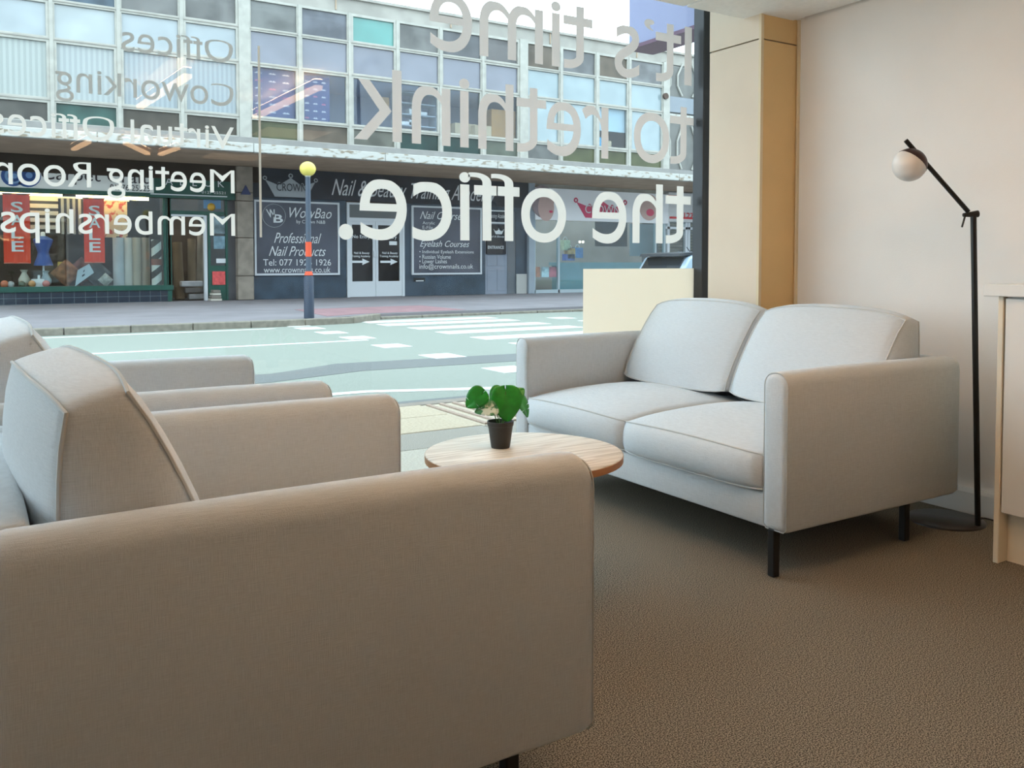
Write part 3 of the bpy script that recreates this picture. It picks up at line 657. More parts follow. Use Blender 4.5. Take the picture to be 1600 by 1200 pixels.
for k in range(4): MB().box(a[0]+.02*k, a[1]-.01*k, YS-.34, YS-.03, FPZ+.07*k, FPZ+.07*k+.055).build('door_mat', mat('mat_%d' % (k % 2), (190, 184, 172) if k % 2 == 0 else (128, 120, 112), .9), t)
# folded carpet rolls leaning inside the doorway
for k, (px_, r, c_) in enumerate(((281, .12, (104, 88, 68)), (300, .10, (120, 104, 84)), (311, .09, (140, 128, 112)))):
    q = at(px_, 460, y=YS+.7+.2*k); tag(MB().tube([(q[0], YS+.7+.2*k, FPZ+.01), (q[0]+.06*k, YS+.95+.2*k, 1.5+.1*k)], r, 12).build('leaning_roll', mat('lean_roll_%d' % k, c_, .95, noise=.15, nscale=5), smooth=True), ['dark brown carpet roll leaning just inside the shop doorway on the left', 'mid brown carpet roll leaning in the middle of the shop doorway', 'pale grey carpet roll leaning at the right of the shop doorway'][k], 'carpet roll')
for k in range(3):
    q = at(300+6*k, 420+12*k, y=YS+.45); tag(MB().box(q[0]-.28, q[0]+.25, YS+.35, YS+.6, FPZ+.02+.42*(2-k)*.0+.16*(2-k), FPZ+.16+.16*(2-k)).build('folded_rug', mat('folded_%d' % k, ((168, 168, 168), (96, 92, 88), (140, 138, 136))[k], .9, noise=.2, nscale=6), bevel=.03), ['pale grey folded rug on top of the pile in the doorway', 'dark folded rug in the middle of the pile in the doorway', 'mid grey folded rug at the bottom of the pile in the doorway'][k], 'rug')

ALB = .8
# ------------------------------------------------------------------ shop 2: nail training academy
s2 = thing('nail_academy_shop', 'dark slate shop front lettered for nail and beauty training', 'shopfront', (10, YS, FPZ))
xa, xb = PILX1, at(828, 400, y=YS)[0]
zfb = at(600, 316, y=YS)[2]
MB().box(xa, xb, YS-.06, YS+.2, zfb, SOZ).build('fascia', SLATE, s2)
MB().box(xa, at(541, 400, y=YS)[0], YS, YS+.2, FPZ, zfb).build('left_panel', SLATE2, s2)
MB().box(at(632, 400, y=YS)[0], at(758, 400, y=YS)[0], YS, YS+.2, FPZ, zfb).build('middle_panel', SLATE2, s2)
MB().box(at(806, 400, y=YS)[0], xb, YS, YS+.2, FPZ, zfb).build('right_panel', SLATE2, s2)
MB().box(at(758, 400, y=YS)[0], at(806, 400, y=YS)[0], YS, YS+.2, at(780, 330, y=YS)[2], zfb).build('entrance_head', SLATE2, s2)
c = rect(412, 495, 273, 308, YS-.06); GRYP = mat('grey_silver_print', (168, 174, 178), .5)
crown(c[0], c[1], c[2], c[3], YS-.06, GRYP, s2)
px_text('CROWN', 432, 478, 287, 299, YS-.075, SLATE, s2)
px_text('Nail & Beauty Training Academy', 518, 775, 286, 318, YS-.06, SIGNW, s2, shear=.45)
def poster_window(x0, x1, y0, y1, lab):
    Y = YS-.03; a = rect(x0, x1, y0, y1, Y)
    zt, zb = at((x0+x1)/2, y0, y=Y)[2], at((x0+x1)/2, y1, y=Y)[2]; x0_, x1_ = a[0], a[1]; fo = frame_mb(x0_, x1_, Y-.04, YS, zb, zt, .05, .05, .05, .05).build('poster_frame', WFRAME, s2)
    MB().box(x0_+.05, x1_-.05, Y-.01, YS, zb+.05, zt-.05).build('panel', mat('grey_violet_panel', (82, 86, 98), .25, noise=.25, nscale=1.2, spec=.5), fo); return fo
p1 = poster_window(397, 530, 314.5, 430, '')
YT = YS-.045
px_text('WowBao', 452, 518, 325, 341, YT, SIGNW, s2, shear=.35)
px_text('by Crown N&B', 463, 508, 344, 351, YT, SIGNW, s2)
q = at(428, 337, y=YT); MB().tube([(q[0]+.30*math.cos(t), YT-.008, q[2]+.30*math.sin(t)) for t in [2*PI*k/28 for k in range(28)]], .008, 4, closed=True).build('roundel_ring', GRYP, s2)
px_text('W', 415, 429, 327, 340, YT, SIGNW, s2, shear=-.4, bold=.02); px_text('B', 427, 442, 335, 348, YT, SIGNW, s2, bold=.02)
px_text('Professional', 428, 502, 364, 380, YT, SIGNW, s2, shear=.45)
px_text('Nail Products', 420, 509, 385, 400, YT, SIGNW, s2, shear=.45)
px_text('Tel: 077 1926 1926', 411, 517, 405, 415, YT, SIGNW, s2)
px_text('www.crownnails.co.uk', 412, 516, 417, 426, YT, SIGNW, s2)
poster_window(643, 752, 323, 429, '')
px_text('Nail Courses', 656, 726, 331, 343, YT, SIGNW, s2, shear=.45)
px_text('Acrylic', 660, 679, 346, 352, YT, SIGNW, s2); px_text('E-File', 660, 676, 353, 358, YT, SIGNW, s2); px_text('Gel Polish', 660, 688, 359.5, 365, YT, SIGNW, s2)
px_text('Eyelash Courses', 656, 733, 376, 389, YT, SIGNW, s2, shear=.4)
for i, (s_, xe) in enumerate((('• Individual Eyelash Extensions', 740), ('• Russian Volume', 704), ('• Lower Lashes', 698))): px_text(s_, 655, xe, 391+7*i, 397.5+7*i, YT, SIGNW, s2)
px_text('info@crownnails.co.uk', 655, 739, 412, 422, YT, SIGNW, s2)
MB().box(*rect(647, 664, 434, 440, YS-.02)[:2], YS-.02, YS, *rect(647, 664, 434, 440, YS-.02)[2:]).build('letter_box', BLACK, s2); e = rect(650, 662, 438, 439.5, YS-.03); MB().box(e[0], e[1], YS-.03, YS-.02, e[2], e[3]).build('letter_flap', SIGNW, s2)
# double door
DY = YS+.02; dx0, dx1 = at(541.5, 400, y=DY)[0], at(631, 400, y=DY)[0]; dzt = at(586, 318, y=DY)[2]; dzm = at(586, 345, y=DY)[2]
xm_ = at(586, 400, y=DY)[0]
f = MB(); f.box(dx0, dx0+.07, DY-.06, DY+.06, FPZ, dzt).box(dx1-.07, dx1, DY-.06, DY+.06, FPZ, dzt).box(dx0+.0706, dx1-.0706, DY-.06, DY+.06, dzt-.05, dzt).box(dx0+.0706, dx1-.0706, DY-.06, DY+.06, dzm-.03, dzm+.07)
f.build('door_frame', WFRAME, s2); MB().box(dx0+.07, dx1-.07, DY, DY+.01, dzm+.07, dzt-.05).build('fanlight', mat('dusk_glass', (96, 100, 100), .1, spec=.7), s2)
for k, (a_, b_) in enumerate(((dx0+.07, xm_-.005), (xm_+.005, dx1-.07))):
    t_ = .075; zb_ = FPZ+.01; zt_ = dzm-.03
    f = frame_mb(a_, b_, DY-.04, DY+.02, zb_, zt_, t_, t_, .42, .09)
    dl = f.build('door_leaf', WFRAME, s2)
    MB().box(a_+t_, b_-t_, DY-.01, DY, zb_+.42, zt_-.09).build('door_glass', DGLASS, dl)
    MB().box((b_-.06 if k == 0 else a_), (b_ if k == 0 else a_+.06), DY-.08, DY-.04, 1.15, 1.32).build('handle', WFRAME, dl)
YD = DY-.012
for (o_, ) in ((0,), (44,)):
    px_text('No Entry', 550+o_*.95, 578+o_*.95, 367+.6*(o_ > 0), 374+.6*(o_ > 0), YD, SIGNW, s2, bold=.01)
    px_text('Nail & Beauty', 553+o_, 577+o_, 393.5, 398, YD, SIGNW, s2, bold=.01); px_text('Training Academy', 549+o_, 578+o_, 398.5, 403, YD, SIGNW, s2, bold=.01)
    l_, r_ = at(550+o_, 409, y=YD)[0], at(577+o_, 409, y=YD)[0]; za = at(563, 409, y=YD)[2]; hm = (r_-l_)
    MB().prism([(l_, za-.03), (l_+.6*hm, za-.03), (l_+.58*hm, za-.09), (r_, za), (l_+.58*hm, za+.09), (l_+.6*hm, za+.03), (l_, za+.03)], 'y', YD-.015, YD-.008).build('arrow', SIGNW, s2)
MB().box(*rect(608, 620, 375, 388, YD)[:2], YD-.012, YD-.006, *rect(608, 620, 377, 383, YD)[2:]).build('sticker', SIGNW, s2)
# grey entrance door with its sign
ex0, ex1 = at(759, 420, y=YS)[0], at(793, 420, y=YS)[0]; ez = at(776, 330, y=YS)[2]
MB().box(ex0, ex1, YS+.03, YS+.1, FPZ, ez).build('entrance_door', mat('grey_blue_door', (138, 146, 160), .5, noise=.08, nscale=3), s2)
for u in (.08, .54):
    for (v0, v1) in ((.04, .3), (.34, .48)):
        MB().box(ex0+(ex1-ex0)*u, ex0+(ex1-ex0)*(u+.38), YS+.02, YS+.03, FPZ+(ez-FPZ)*v0, FPZ+(ez-FPZ)*v1).build('door_panel', mat('grey_blue_door', (138, 146, 160), .5), s2, bevel=.004, seg=1)
MB().box(ex1, at(806, 400, y=YS)[0], YS+.02, YS+.2, FPZ, ez).build('door_side', mat('grey_reveal', (104, 110, 116), .7), s2)
e = rect(760, 796, 329, 348, YS-.05); MB().box(e[0], e[1], YS-.05, YS+.02, e[2], e[3]).build('upper_sign', SLATE, s2)
e2 = rect(761, 791, 351, 397, YS-.05); MB().box(e2[0], e2[1], YS-.05, YS+.02, e2[2], e2[3]).build('entrance_sign', mat('black_sign', (30, 32, 38), .5), s2)
px_text('Training Academy', 763, 793, 334, 343, YS-.05, SIGNW, s2, shear=.4)
c = rect(771, 787, 357, 366, YS-.05); crown(c[0], c[1], c[2], c[3], YS-.055, SIGNW, s2)
px_text('Nail & Beauty', 764, 788, 368, 372, YS-.05, SIGNW, s2, shear=.4); px_text('ENTRANCE', 762, 787, 384, 389, YS-.05, SIGNW, s2, bold=.015)
e = rect(760, 796, 328.5, 330.5, YS-.06); MB().box(e[0], e[1], YS-.06, YS-.05, e[2], e[3]).build('sign_rule', SIGNW, s2)
e = rect(760, 796, 347, 349.5, YS-.06); MB().box(e[0], e[1], YS-.06, YS-.05, e[2], e[3]).build('sign_rule', SIGNW, s2)
e = rect(807, 823, 428, 462, YS-.03); MB().box(e[0], e[1], YS-.04, YS, FPZ, e[3]).build('louvre_box', mat('pale_louvre', (178, 178, 174), .7), s2)
# pilaster between the shops
pa = rect(826, 833, 300, 450, YS-.1); MB().box(pa[0], pa[1]+.05, YS-.12, YS+.3, FPZ, SOZ).build('grey_pilaster', mat('pale_blue_pilaster', (150, 162, 172), .6, noise=.1, nscale=2), blk)

# ------------------------------------------------------------------ shop 3: salon
s3 = thing('beauty_salon_shop', 'salon shop front with white sign and pink crown', 'shopfront', (18, YS, FPZ))
x0 = pa[1]+.05; x1 = at(1040, 320, y=YS)[0]
zs1 = at(920, 298, y=YS)[2]; zs0 = at(920, 346, y=YS)[2]
MB().box(x0, x1, YS-.15, YS, zs0, zs1).build('sign_board', mat('white_salon_sign', (244, 244, 246), .5), s3)
MB().box(x0, x1, YS, YS+.2, zs1, SOZ).build('sign_head', CONC, s3)
PKM = mat('pink_emblem', (214, 62, 104), .5)
c = rect(898, 978, 308, 341, YS-.15); crown(c[0], c[1], c[2], c[3], YS-.15, PKM, s3)
px_text('CROWN', 914, 968, 321, 334, YS-.165, SIGNW, s3)
SKIN = mat('skin_print', (208, 176, 168), .6, noise=.1, nscale=2); HAIR = mat('hair_print', (150, 134, 138), .7, noise=.3, nscale=5)
def disc(cx, cz, rx, rz, y, m, name, k=20): MB().prism([(cx+rx*math.cos(2*PI*i/k), cz+rz*math.sin(2*PI*i/k)) for i in range(k)], 'y', y-.003, y).build(name, m, s3)
q = at(848, 320, y=YS-.15); disc(q[0], q[2]+.1, .42, .5, YS-.152, HAIR, 'hair_print'); disc(q[0]+.12, q[2]-.08, .30, .42, YS-.156, SKIN, 'face_print'); disc(q[0]+.3, q[2]-.2, .07, .04, YS-.160, PKM, 'lips_print')
q = at(1014, 324, y=YS-.15); disc(q[0], q[2], .42, .44, YS-.152, SKIN, 'face_print'); disc(q[0]+.05, q[2]-.17, .17, .12, YS-.156, PKM, 'lips_print'); disc(q[0]+.25, q[2]+.1, .08, .05, YS-.156, INK, 'lash_print')
SALGL = glass('salon_glass', (.80, .90, .92), .07)
MB().box(x0, x1, YS+.03, YS+.036, FPZ+.1, zs0).build('shop_window', SALGL, s3)
for p in (835, 873, 1024, 1038): MB().box(at(p, 400, y=YS)[0]-.03, at(p, 400, y=YS)[0]+.03, YS-.02, YS+.08, FPZ, zs0).build('mullion', mat('pale_salon_frame', (176, 190, 196), .5), s3)
MB().box(x0, x1, YS-.02, YS+.1, FPZ-.01, FPZ+.1).build('cill', mat('pale_salon_frame', (176, 190, 196), .5), s3)
MB().box(at(875, 400, y=YS)[0], x1-.1, YS+.06, YS+.07, FPZ+.1, at(950, 412, y=YS)[2]).build('frosted_film', mat('teal_film', (122, 158, 164), .5, noise=.08, nscale=1), s3)
ALB = 1.0
MB().box(x0, x1+1, YS+2.4, YS+2.45, 0, SOZ).build('back_wall', mat('salon_back', (176, 156, 142), .9, noise=.15, nscale=1), s3)
MB().box(x0+.6, x1-.6, YS+1.0, YS+1.5, 3.3, 3.34).build('added_fill_light', mat('salon_fill_glow', (225, 238, 240), .5, emit=3.0), s3)  # glowing panel added to brighten the dark salon interior
ALB = .99
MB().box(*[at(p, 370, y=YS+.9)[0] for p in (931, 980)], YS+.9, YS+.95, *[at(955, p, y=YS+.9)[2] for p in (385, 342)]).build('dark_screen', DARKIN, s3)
MB().box(*[at(p, 370, y=YS+.9)[0] for p in (985, 1024)], YS+.9, YS+.95, *[at(1000, p, y=YS+.9)[2] for p in (400, 350)]).build('grey_screen', mat('grey_screen', (140, 148, 154), .8), s3)
for (p, qy, c_, lab) in ((838.5, 424, (226, 120, 70), 'orange print in salon window at far left'), (852, 424, (214, 220, 222), 'white print between the orange and pink prints'), (864, 424, (220, 90, 100), 'pink print in salon window right of the white print')):
    flat('window_print', p-5.5, p+5.5, qy-7, qy+9, YS+.1, mat('print_%d' % int(p), c_, .6, noise=.5, nscale=5), lab)
for (p, qy, w_, h_, c_, lab) in ((886, 383, 5, 8, (206, 200, 160), 'cream gift bag highest in the salon window'), (893, 396, 6, 8, (206, 150, 80), 'orange gift bag in the salon window'), (905, 395, 6, 8, (90, 130, 180), 'blue gift bag right of the orange gift bag'), (891, 402, 7, 5, (60, 90, 170), 'dark blue box below the orange gift bag')):
    a = rect(p-w_, p+w_, qy-h_, qy+h_, YS+.3); t = thing('gift_bag', lab, 'bag', ((a[0]+a[1])/2, YS+.4, a[2]))
    MB().box(a[0], a[1], YS+.3, YS+.5, a[2], a[3]).build('body', mat('bag_%d_%d' % (p, qy), c_, .5, noise=.3, nscale=6), t)
    MB().tube([((a[0]+a[1])/2+.08*math.cos(PI*k/6), YS+.4, a[3]+.1*math.sin(PI*k/6)) for k in range(7)], .008, 5).build('handle', WHITE, t)
cz_ = at(893, 409, y=YS+.3)[2]
ct = thing('salon_counter', 'pale teal counter behind the salon window', 'counter', (17.5, YS+.4, FPZ))
MB().box(at(873, 410, y=YS+.25)[0], at(1005, 410, y=YS+.25)[0], YS+.25, YS+.8, cz_-.12, cz_-.02).build('top', mat('teal_counter', (120, 150, 150), .5), ct)
MB().box(at(875, 410, y=YS+.3)[0], at(1003, 410, y=YS+.3)[0], YS+.3, YS+.75, FPZ, cz_-.12).build('body', mat('teal_counter2', (104, 136, 140), .6), ct)
for p in (906, 911): 
    q = at(p, 378, y=YS+1.8); tag(MB().ball((q[0], YS+1.8, q[2]), .04, 10).build('bulb', mat('bulb_glow', (255, 236, 200), .5, emit=8), smooth=True), ('left' if p == 906 else 'right')+' one of the two small glowing bulbs deep inside the salon', 'light', 'bulbs inside the salon')
# shop 4 at the far end
s4 = thing('corner_shop', 'pale shop front with red lettering at the far right', 'shopfront', (23, YS, FPZ))
xa, xb = x1, at(1200, 320, y=YS)[0]; zt, zb = at(1060, 302, y=YS)[2], at(1060, 347, y=YS)[2]
MB().box(xa, xb, YS-.15, YS+.1, zb, zt).build('sign_board', mat('pale_grey_sign', (196, 196, 196), .6), s4)
MB().box(xa, xb, YS, YS+.2, zt, SOZ).build('sign_head', CONC, s4)
REDP = mat('red_print', (196, 50, 56), .6)
e = rect(1044, 1200, 340, 342.5, YS-.15); MB().box(xa+.05, xb, YS-.16, YS-.15, zb+.1, zb+.17).build('red_rule', REDP, s4)
lettering('127', at(1070, 343, y=YS-.2)[0], at(1085, 343, y=YS-.2)[0], zb+.13, zb+.32, YS-.17, REDP, s4, bold=.015)
q = rect(1044, 1057, 305, 313, YS-.15); MB().box(q[0], q[1], YS-.16, YS-.15, q[2], q[3]).build('red_emblem', mat('red_brown_print', (180, 80, 66), .6), s4)
for p in (1044, 1072, 1076, 1110): MB().box(at(p, 390, y=YS)[0]-.05, at(p, 390, y=YS)[0]+.05, YS-.02, YS+.1, FPZ, zb).build('mullion', WFRAME, s4)
MB().box(xa, xb, YS-.02, YS+.1, at(1058, 356, y=YS)[2]-.05, at(1058, 356, y=YS)[2]+.03).build('transom', WFRAME, s4)
MB().box(xa, xb, YS+.3, YS+.35, FPZ, zb).build('brown_blind', stripes('brown_slats', (128, 108, 84), (98, 80, 62), 3., 'Z'), s4)
MB().box(xa, xb, YS+.05, YS+.056, FPZ, zb).build('shop_window', SHOPGL, s4)

ALB = .8
# ------------------------------------------------------------------ belisha beacon
q = at(483, 497, z=FPZ); BXc, BYc = q[0], q[1]
bc = thing('crossing_beacon', 'belisha beacon with yellow globe on a dark banded post', 'beacon', (BXc, BYc, FPZ))
zz = lambda py: at(481, py, y=BYc)[2]
NAVY = mat('navy_post_paint', (54, 66, 84), .5)
MB().lathe([(.085, 0), (.085, zz(430)-FPZ-.04), (.06, zz(430)-FPZ)], (BXc, BYc, FPZ), 16).build('base_sleeve', NAVY, bc, smooth=True)
MB().lathe([(.048, zz(430)-FPZ), (.044, zz(276)-FPZ)], (BXc, BYc, FPZ), 14).build('post', mat('slate_post_paint', (74, 86, 102), .45), bc, smooth=True)
ORB = mat('orange_band', (226, 86, 52), .5)
MB().lathe([(.052, zz(401)), (.052, zz(378))], (BXc, BYc, 0), 14).build('orange_band', ORB, bc)
MB().lathe([(.075, zz(430)), (.055, zz(424))], (BXc, BYc, 0), 14).build('orange_collar', ORB, bc)
MB().lathe([(.03, zz(280)), (.05, zz(275)), (.05, zz(273))], (BXc, BYc, 0), 12).build('globe_fitting', mat('pale_fitting', (200, 200, 190), .5), bc)
MB().ball((BXc, BYc, zz(264)), .137, 24, .92).build('globe', mat('yellow_globe', (232, 214, 110), .35), bc, smooth=True)

# ------------------------------------------------------------------ parked car (mostly behind the window sign)
def car():
    rx = at(975, 410, y=15.6)[0]
    cy0, cy1, z0 = 13.75, 15.25, ROADZ+.04
    t = thing('car', 'pale blue estate car on the road at the far kerb', 'car', (rx+1.9, 14.5, ROADZ))
    CARM = mat('pale_blue_car_paint', (170, 190, 206), .2, coat=.8); CG = mat('car_glass', (40, 48, 56), .05, spec=.8)
    prof = [(0, .22), (-.02, .62), (.06, .78), (.30, 1.12), (.55, 1.22), (1.3, 1.27), (1.9, 1.22), (2.7, .84), (3.55, .74), (3.75, .5), (3.75, .2), (3.4, .16), (.3, .16)]
    def sec(off):
        return [(rx+x, z0+z) for x, z in prof]
    MB().prism(sec(0), 'y', cy0, cy1).build('body', CARM, t, bevel=.05, seg=3, smooth=True)
    for yy in (cy0-.004, cy1+.001):
        MB().prism([(rx+.42, z0+.82), (rx+.58, z0+1.13), (rx+1.3, z0+1.18), (rx+1.85, z0+1.13), (rx+2.42, z0+.84)], 'y', yy, yy+.006).build('side_window', CG, t)
    MB().prism([(rx+.02, z0+.80), (rx+.27, z0+1.13), (rx+.31, z0+1.12), (rx+.07, z0+.78)], 'y', cy0+.15, cy1-.15).build('rear_window', CG, t)
    MB().prism([(rx+.08, z0+1.15), (rx+.12, z0+1.21), (rx+.62, z0+1.245), (rx+.5, z0+1.18)], 'y', cy0+.1, cy1-.1).build('spoiler', mat('dark_spoiler', (54, 58, 64), .4), t)
    for x in (.75, 2.95):
        for yy in (cy0+.02, cy1-.02):
            wl = MB().tube([(rx+x, yy-.09, z0+.27), (rx+x, yy+.09, z0+.27)], .3, 20).build('wheel', mat('tyre', (24, 24, 24), .8), t)
            MB().tube([(rx+x, yy-.1, z0+.27), (rx+x, yy+.1, z0+.27)], .18, 12).build('hub_cap', mat('alloy', (160, 164, 168), .3, metal=.8), wl)
    for yy in (cy0+.1, cy1-.3): MB().box(rx-.03, rx+.02, yy, yy+.2, z0+.58, z0+.74).build('tail_lamp', mat('tail_red', (150, 20, 20), .2), t)
    MB().tube([(rx+1.0, 14.5, z0+1.26), (rx+.9, 14.5, z0+1.36)], .01, 5).build('aerial', BLACK, t)
car()
# street lamp on the near side, seen mirrored in the office glass
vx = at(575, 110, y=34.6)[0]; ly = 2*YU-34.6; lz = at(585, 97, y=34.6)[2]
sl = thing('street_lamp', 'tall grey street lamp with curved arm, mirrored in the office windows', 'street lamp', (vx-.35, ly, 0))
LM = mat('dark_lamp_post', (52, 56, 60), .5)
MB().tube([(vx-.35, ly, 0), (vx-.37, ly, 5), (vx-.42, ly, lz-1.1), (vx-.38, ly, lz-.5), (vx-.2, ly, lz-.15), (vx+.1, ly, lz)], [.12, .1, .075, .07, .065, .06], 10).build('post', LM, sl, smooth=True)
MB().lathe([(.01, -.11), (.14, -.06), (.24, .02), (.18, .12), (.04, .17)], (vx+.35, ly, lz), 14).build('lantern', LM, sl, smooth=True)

# ------------------------------------------------------------------ projecting sign outside our window
p0 = at(982, 78, x=3.52); p1 = at(1010, 82, y=p0[1])
ps = thing('projecting_sign', 'plain purple blue projecting box sign outside beside the window frame', 'sign', (3.6, YW+.2, p0[2]))
MB().box(3.52, 3.72, YW+.125, p0[1], p0[2], p0[2]+.95).build('sign_box', mat('violet_sign', (150, 158, 196), .4), ps, bevel=.006, seg=1)
MB().box(3.513, 3.727, YW+.125, p0[1]+.007, p0[2]-.004, p0[2]+.018).build('bottom_trim', mat('plum_trim', (110, 78, 104), .5), ps)
q = at(987, 72, x=3.51); MB().tube([(3.50, q[1]-.01, q[2]), (3.52, q[1]-.01, q[2])], .012, 6).build('fixing_bolt', BLACK, ps)
FACADE = mat('grey_rendered_front', (186, 190, 198), .9, noise=.2, nscale=3)
struct(MB().box(3.45, 40, YW+.04, YW+.12, 0, 3.05).box(RX0-.15, 40, YW+.04, YW+.12, 3.051, 6.0).build('wall_front', FACADE))

# ================================================================== window lettering (reads from the street)
ALB = 1.0
VIN = vinyl('window_vinyl', (226, 220, 212), .58)
VIN2 = vinyl('window_vinyl_shaded', (196, 196, 192), .30)  # same vinyl; dimmer light on the upper list lines put into colour and translucency
VIN3 = vinyl('window_vinyl_half_shaded', (220, 210, 204), .42)  # same vinyl again, with the upper lines' dimmer light put into it
YV = YW-.006
def win_line(body, x_right, x_left, z_base, cap, label, m=VIN, bold=.0, sp=1.0):
    """x_right: where the line starts (seen from inside it runs leftwards)"""
    V, Fc = text_geo(body, 0, bold, 0, sp, 9)
    Vh, _ = text_geo('H', 0, bold); Vx, _ = text_geo('x', 0, bold); Vl, _ = text_geo('l', 0, bold); Vt, _ = text_geo('t', 0, bold, 0, 1, 9)
    base, H_, xh = Vh[:, 1].min(), np.ptp(Vh[:, 1]), np.ptp(Vx[:, 1]); sw = np.ptp(Vl[:, 0]); tw_ = np.ptp(Vt[:, 0])
    mn, mx = V.min(0), V.max(0); s_x = (x_right-x_left)/(mx[0]-mn[0])
    def ymap(y):                              # the sign's letters have a taller x-height than the plain font
        y = (y-base)/H_; a = xh/H_; k = .83/a
        return (y*k if y <= a else .83+(y-a)*(1.03-.83)/(1.04-a))*cap
    W = lambda x, y: (x_right-(x-mn[0])*s_x, YV, z_base+y)
    tspans = []
    for i_, c_ in enumerate(body):
        if c_ == 't':
            Vp, _ = text_geo(body[:i_+1], 0, bold, 0, sp); tspans.append((Vp[:, 0].max()-tw_-(Vp[:, 0].min()-mn[0] if i_ else 0), Vp[:, 0].max()))
    t = thing('window_lettering', label, 'lettering', ((x_right+x_left)/2, YV, z_base), 'lettering stuck to the window glass')
    for fl_ in islands(V, Fc):
        ids = sorted({i for fi in fl_ for i in Fc[fi]}); mp = {v: k for k, v in enumerate(ids)}
        xa, xb = min(V[i][0] for i in ids), max(V[i][0] for i in ids)
        hit = [q for q in tspans if abs(q[0]-xa) < .4*tw_ and abs(q[1]-xb) < .4*tw_ and abs((xb-xa)-tw_) < .2*tw_]
        me = bpy.data.meshes.new('letter')
        if hit:
            xs = xa+(xb-xa)*.30; bw = sw*s_x*.92; X1, XH, TOP, R_ = xb, .83*cap, 1.0*cap, cap*.20; xo = xs+sw
            rx = (xb-.02*(xb-xa)-xs); o = [(xs, TOP), (xo, TOP), (xo, XH), (X1, XH), (X1, XH-bw), (xo, XH-bw), (xo, R_)]
            o += [(xo+(rx-sw)*.75*(1-math.cos(q)), R_-(R_-bw)*math.sin(q)) for q in [PI/2*k/8 for k in range(1, 9)]] + [(xs+rx, bw), (xs+rx, 0)]
            o += [(xs+rx*.85-rx*.85*math.sin(q), R_-R_*math.cos(q)) for q in [PI/2*k/8 for k in range(0, 9)]] + [(xs, XH-bw), (xa, XH-bw), (xa, XH), (xs, XH)]
            me.from_pydata([W(x, y) for x, y in o], [], [tuple(range(len(o)))])
        else:
            ab = [V[i][1] for i in ids if V[i][1] > base+xh*1.02]
            dot = ab and (xb-xa) < 1.9*sw and min(ab) > base+xh*1.08        # dots and apostrophes keep their round shape
            dc = (min(ab)+max(ab))/2 if dot else 0
            me.from_pydata([W(V[i][0], ymap(V[i][1]) if not (dot and V[i][1] > base+xh*1.02) else ymap(dc)+(V[i][1]-dc)*cap/H_) for i in ids], [], [tuple(mp[i] for i in Fc[fi]) for fi in fl_])
        me.materials.append(m); link('letter', me, t)
    return t
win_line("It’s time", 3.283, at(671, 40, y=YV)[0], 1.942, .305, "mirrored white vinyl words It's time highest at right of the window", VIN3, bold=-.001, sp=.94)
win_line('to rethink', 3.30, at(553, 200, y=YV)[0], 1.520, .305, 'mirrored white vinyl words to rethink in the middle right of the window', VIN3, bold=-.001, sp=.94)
win_line('the office.', 3.285, at(529, 370, y=YV)[0], 1.100, .305, 'mirrored white vinyl words the office lowest at right of the window', bold=-.001, sp=.94)
left = [('Offices', at(190, 80, y=YV)[0], 1.773, .083), ('Coworking', at(87, 140, y=YV)[0], 1.606, .083), ('Virtual Offices', at(-6, 210, y=YV)[0]-.02, 1.440, .085), ('Meeting Rooms', at(-62, 280, y=YV)[0], 1.270, .088), ('Memberships', at(1, 365, y=YV)[0], 1.104, .085)]
for s_, xl, zb_, cp in left:
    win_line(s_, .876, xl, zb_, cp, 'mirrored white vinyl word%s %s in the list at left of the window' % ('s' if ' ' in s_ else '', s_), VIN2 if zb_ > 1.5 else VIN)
tag(MB().box(.972, .981, YV-.0005, YV, 1.10, 1.855).build('vertical_rule', VIN), 'thin upright white vinyl line between the two blocks of lettering', 'lettering')
a_ = rect(911, 1080.5, 419, 520, YV)
t = tag(MB().box(a_[0], 3.309, YV-.001, YV, .36, .968).build('window_panel', vinyl('panel_vinyl', (246, 238, 226), .72)), 'plain cream vinyl panel on the glass behind the sofa arm', 'decal')

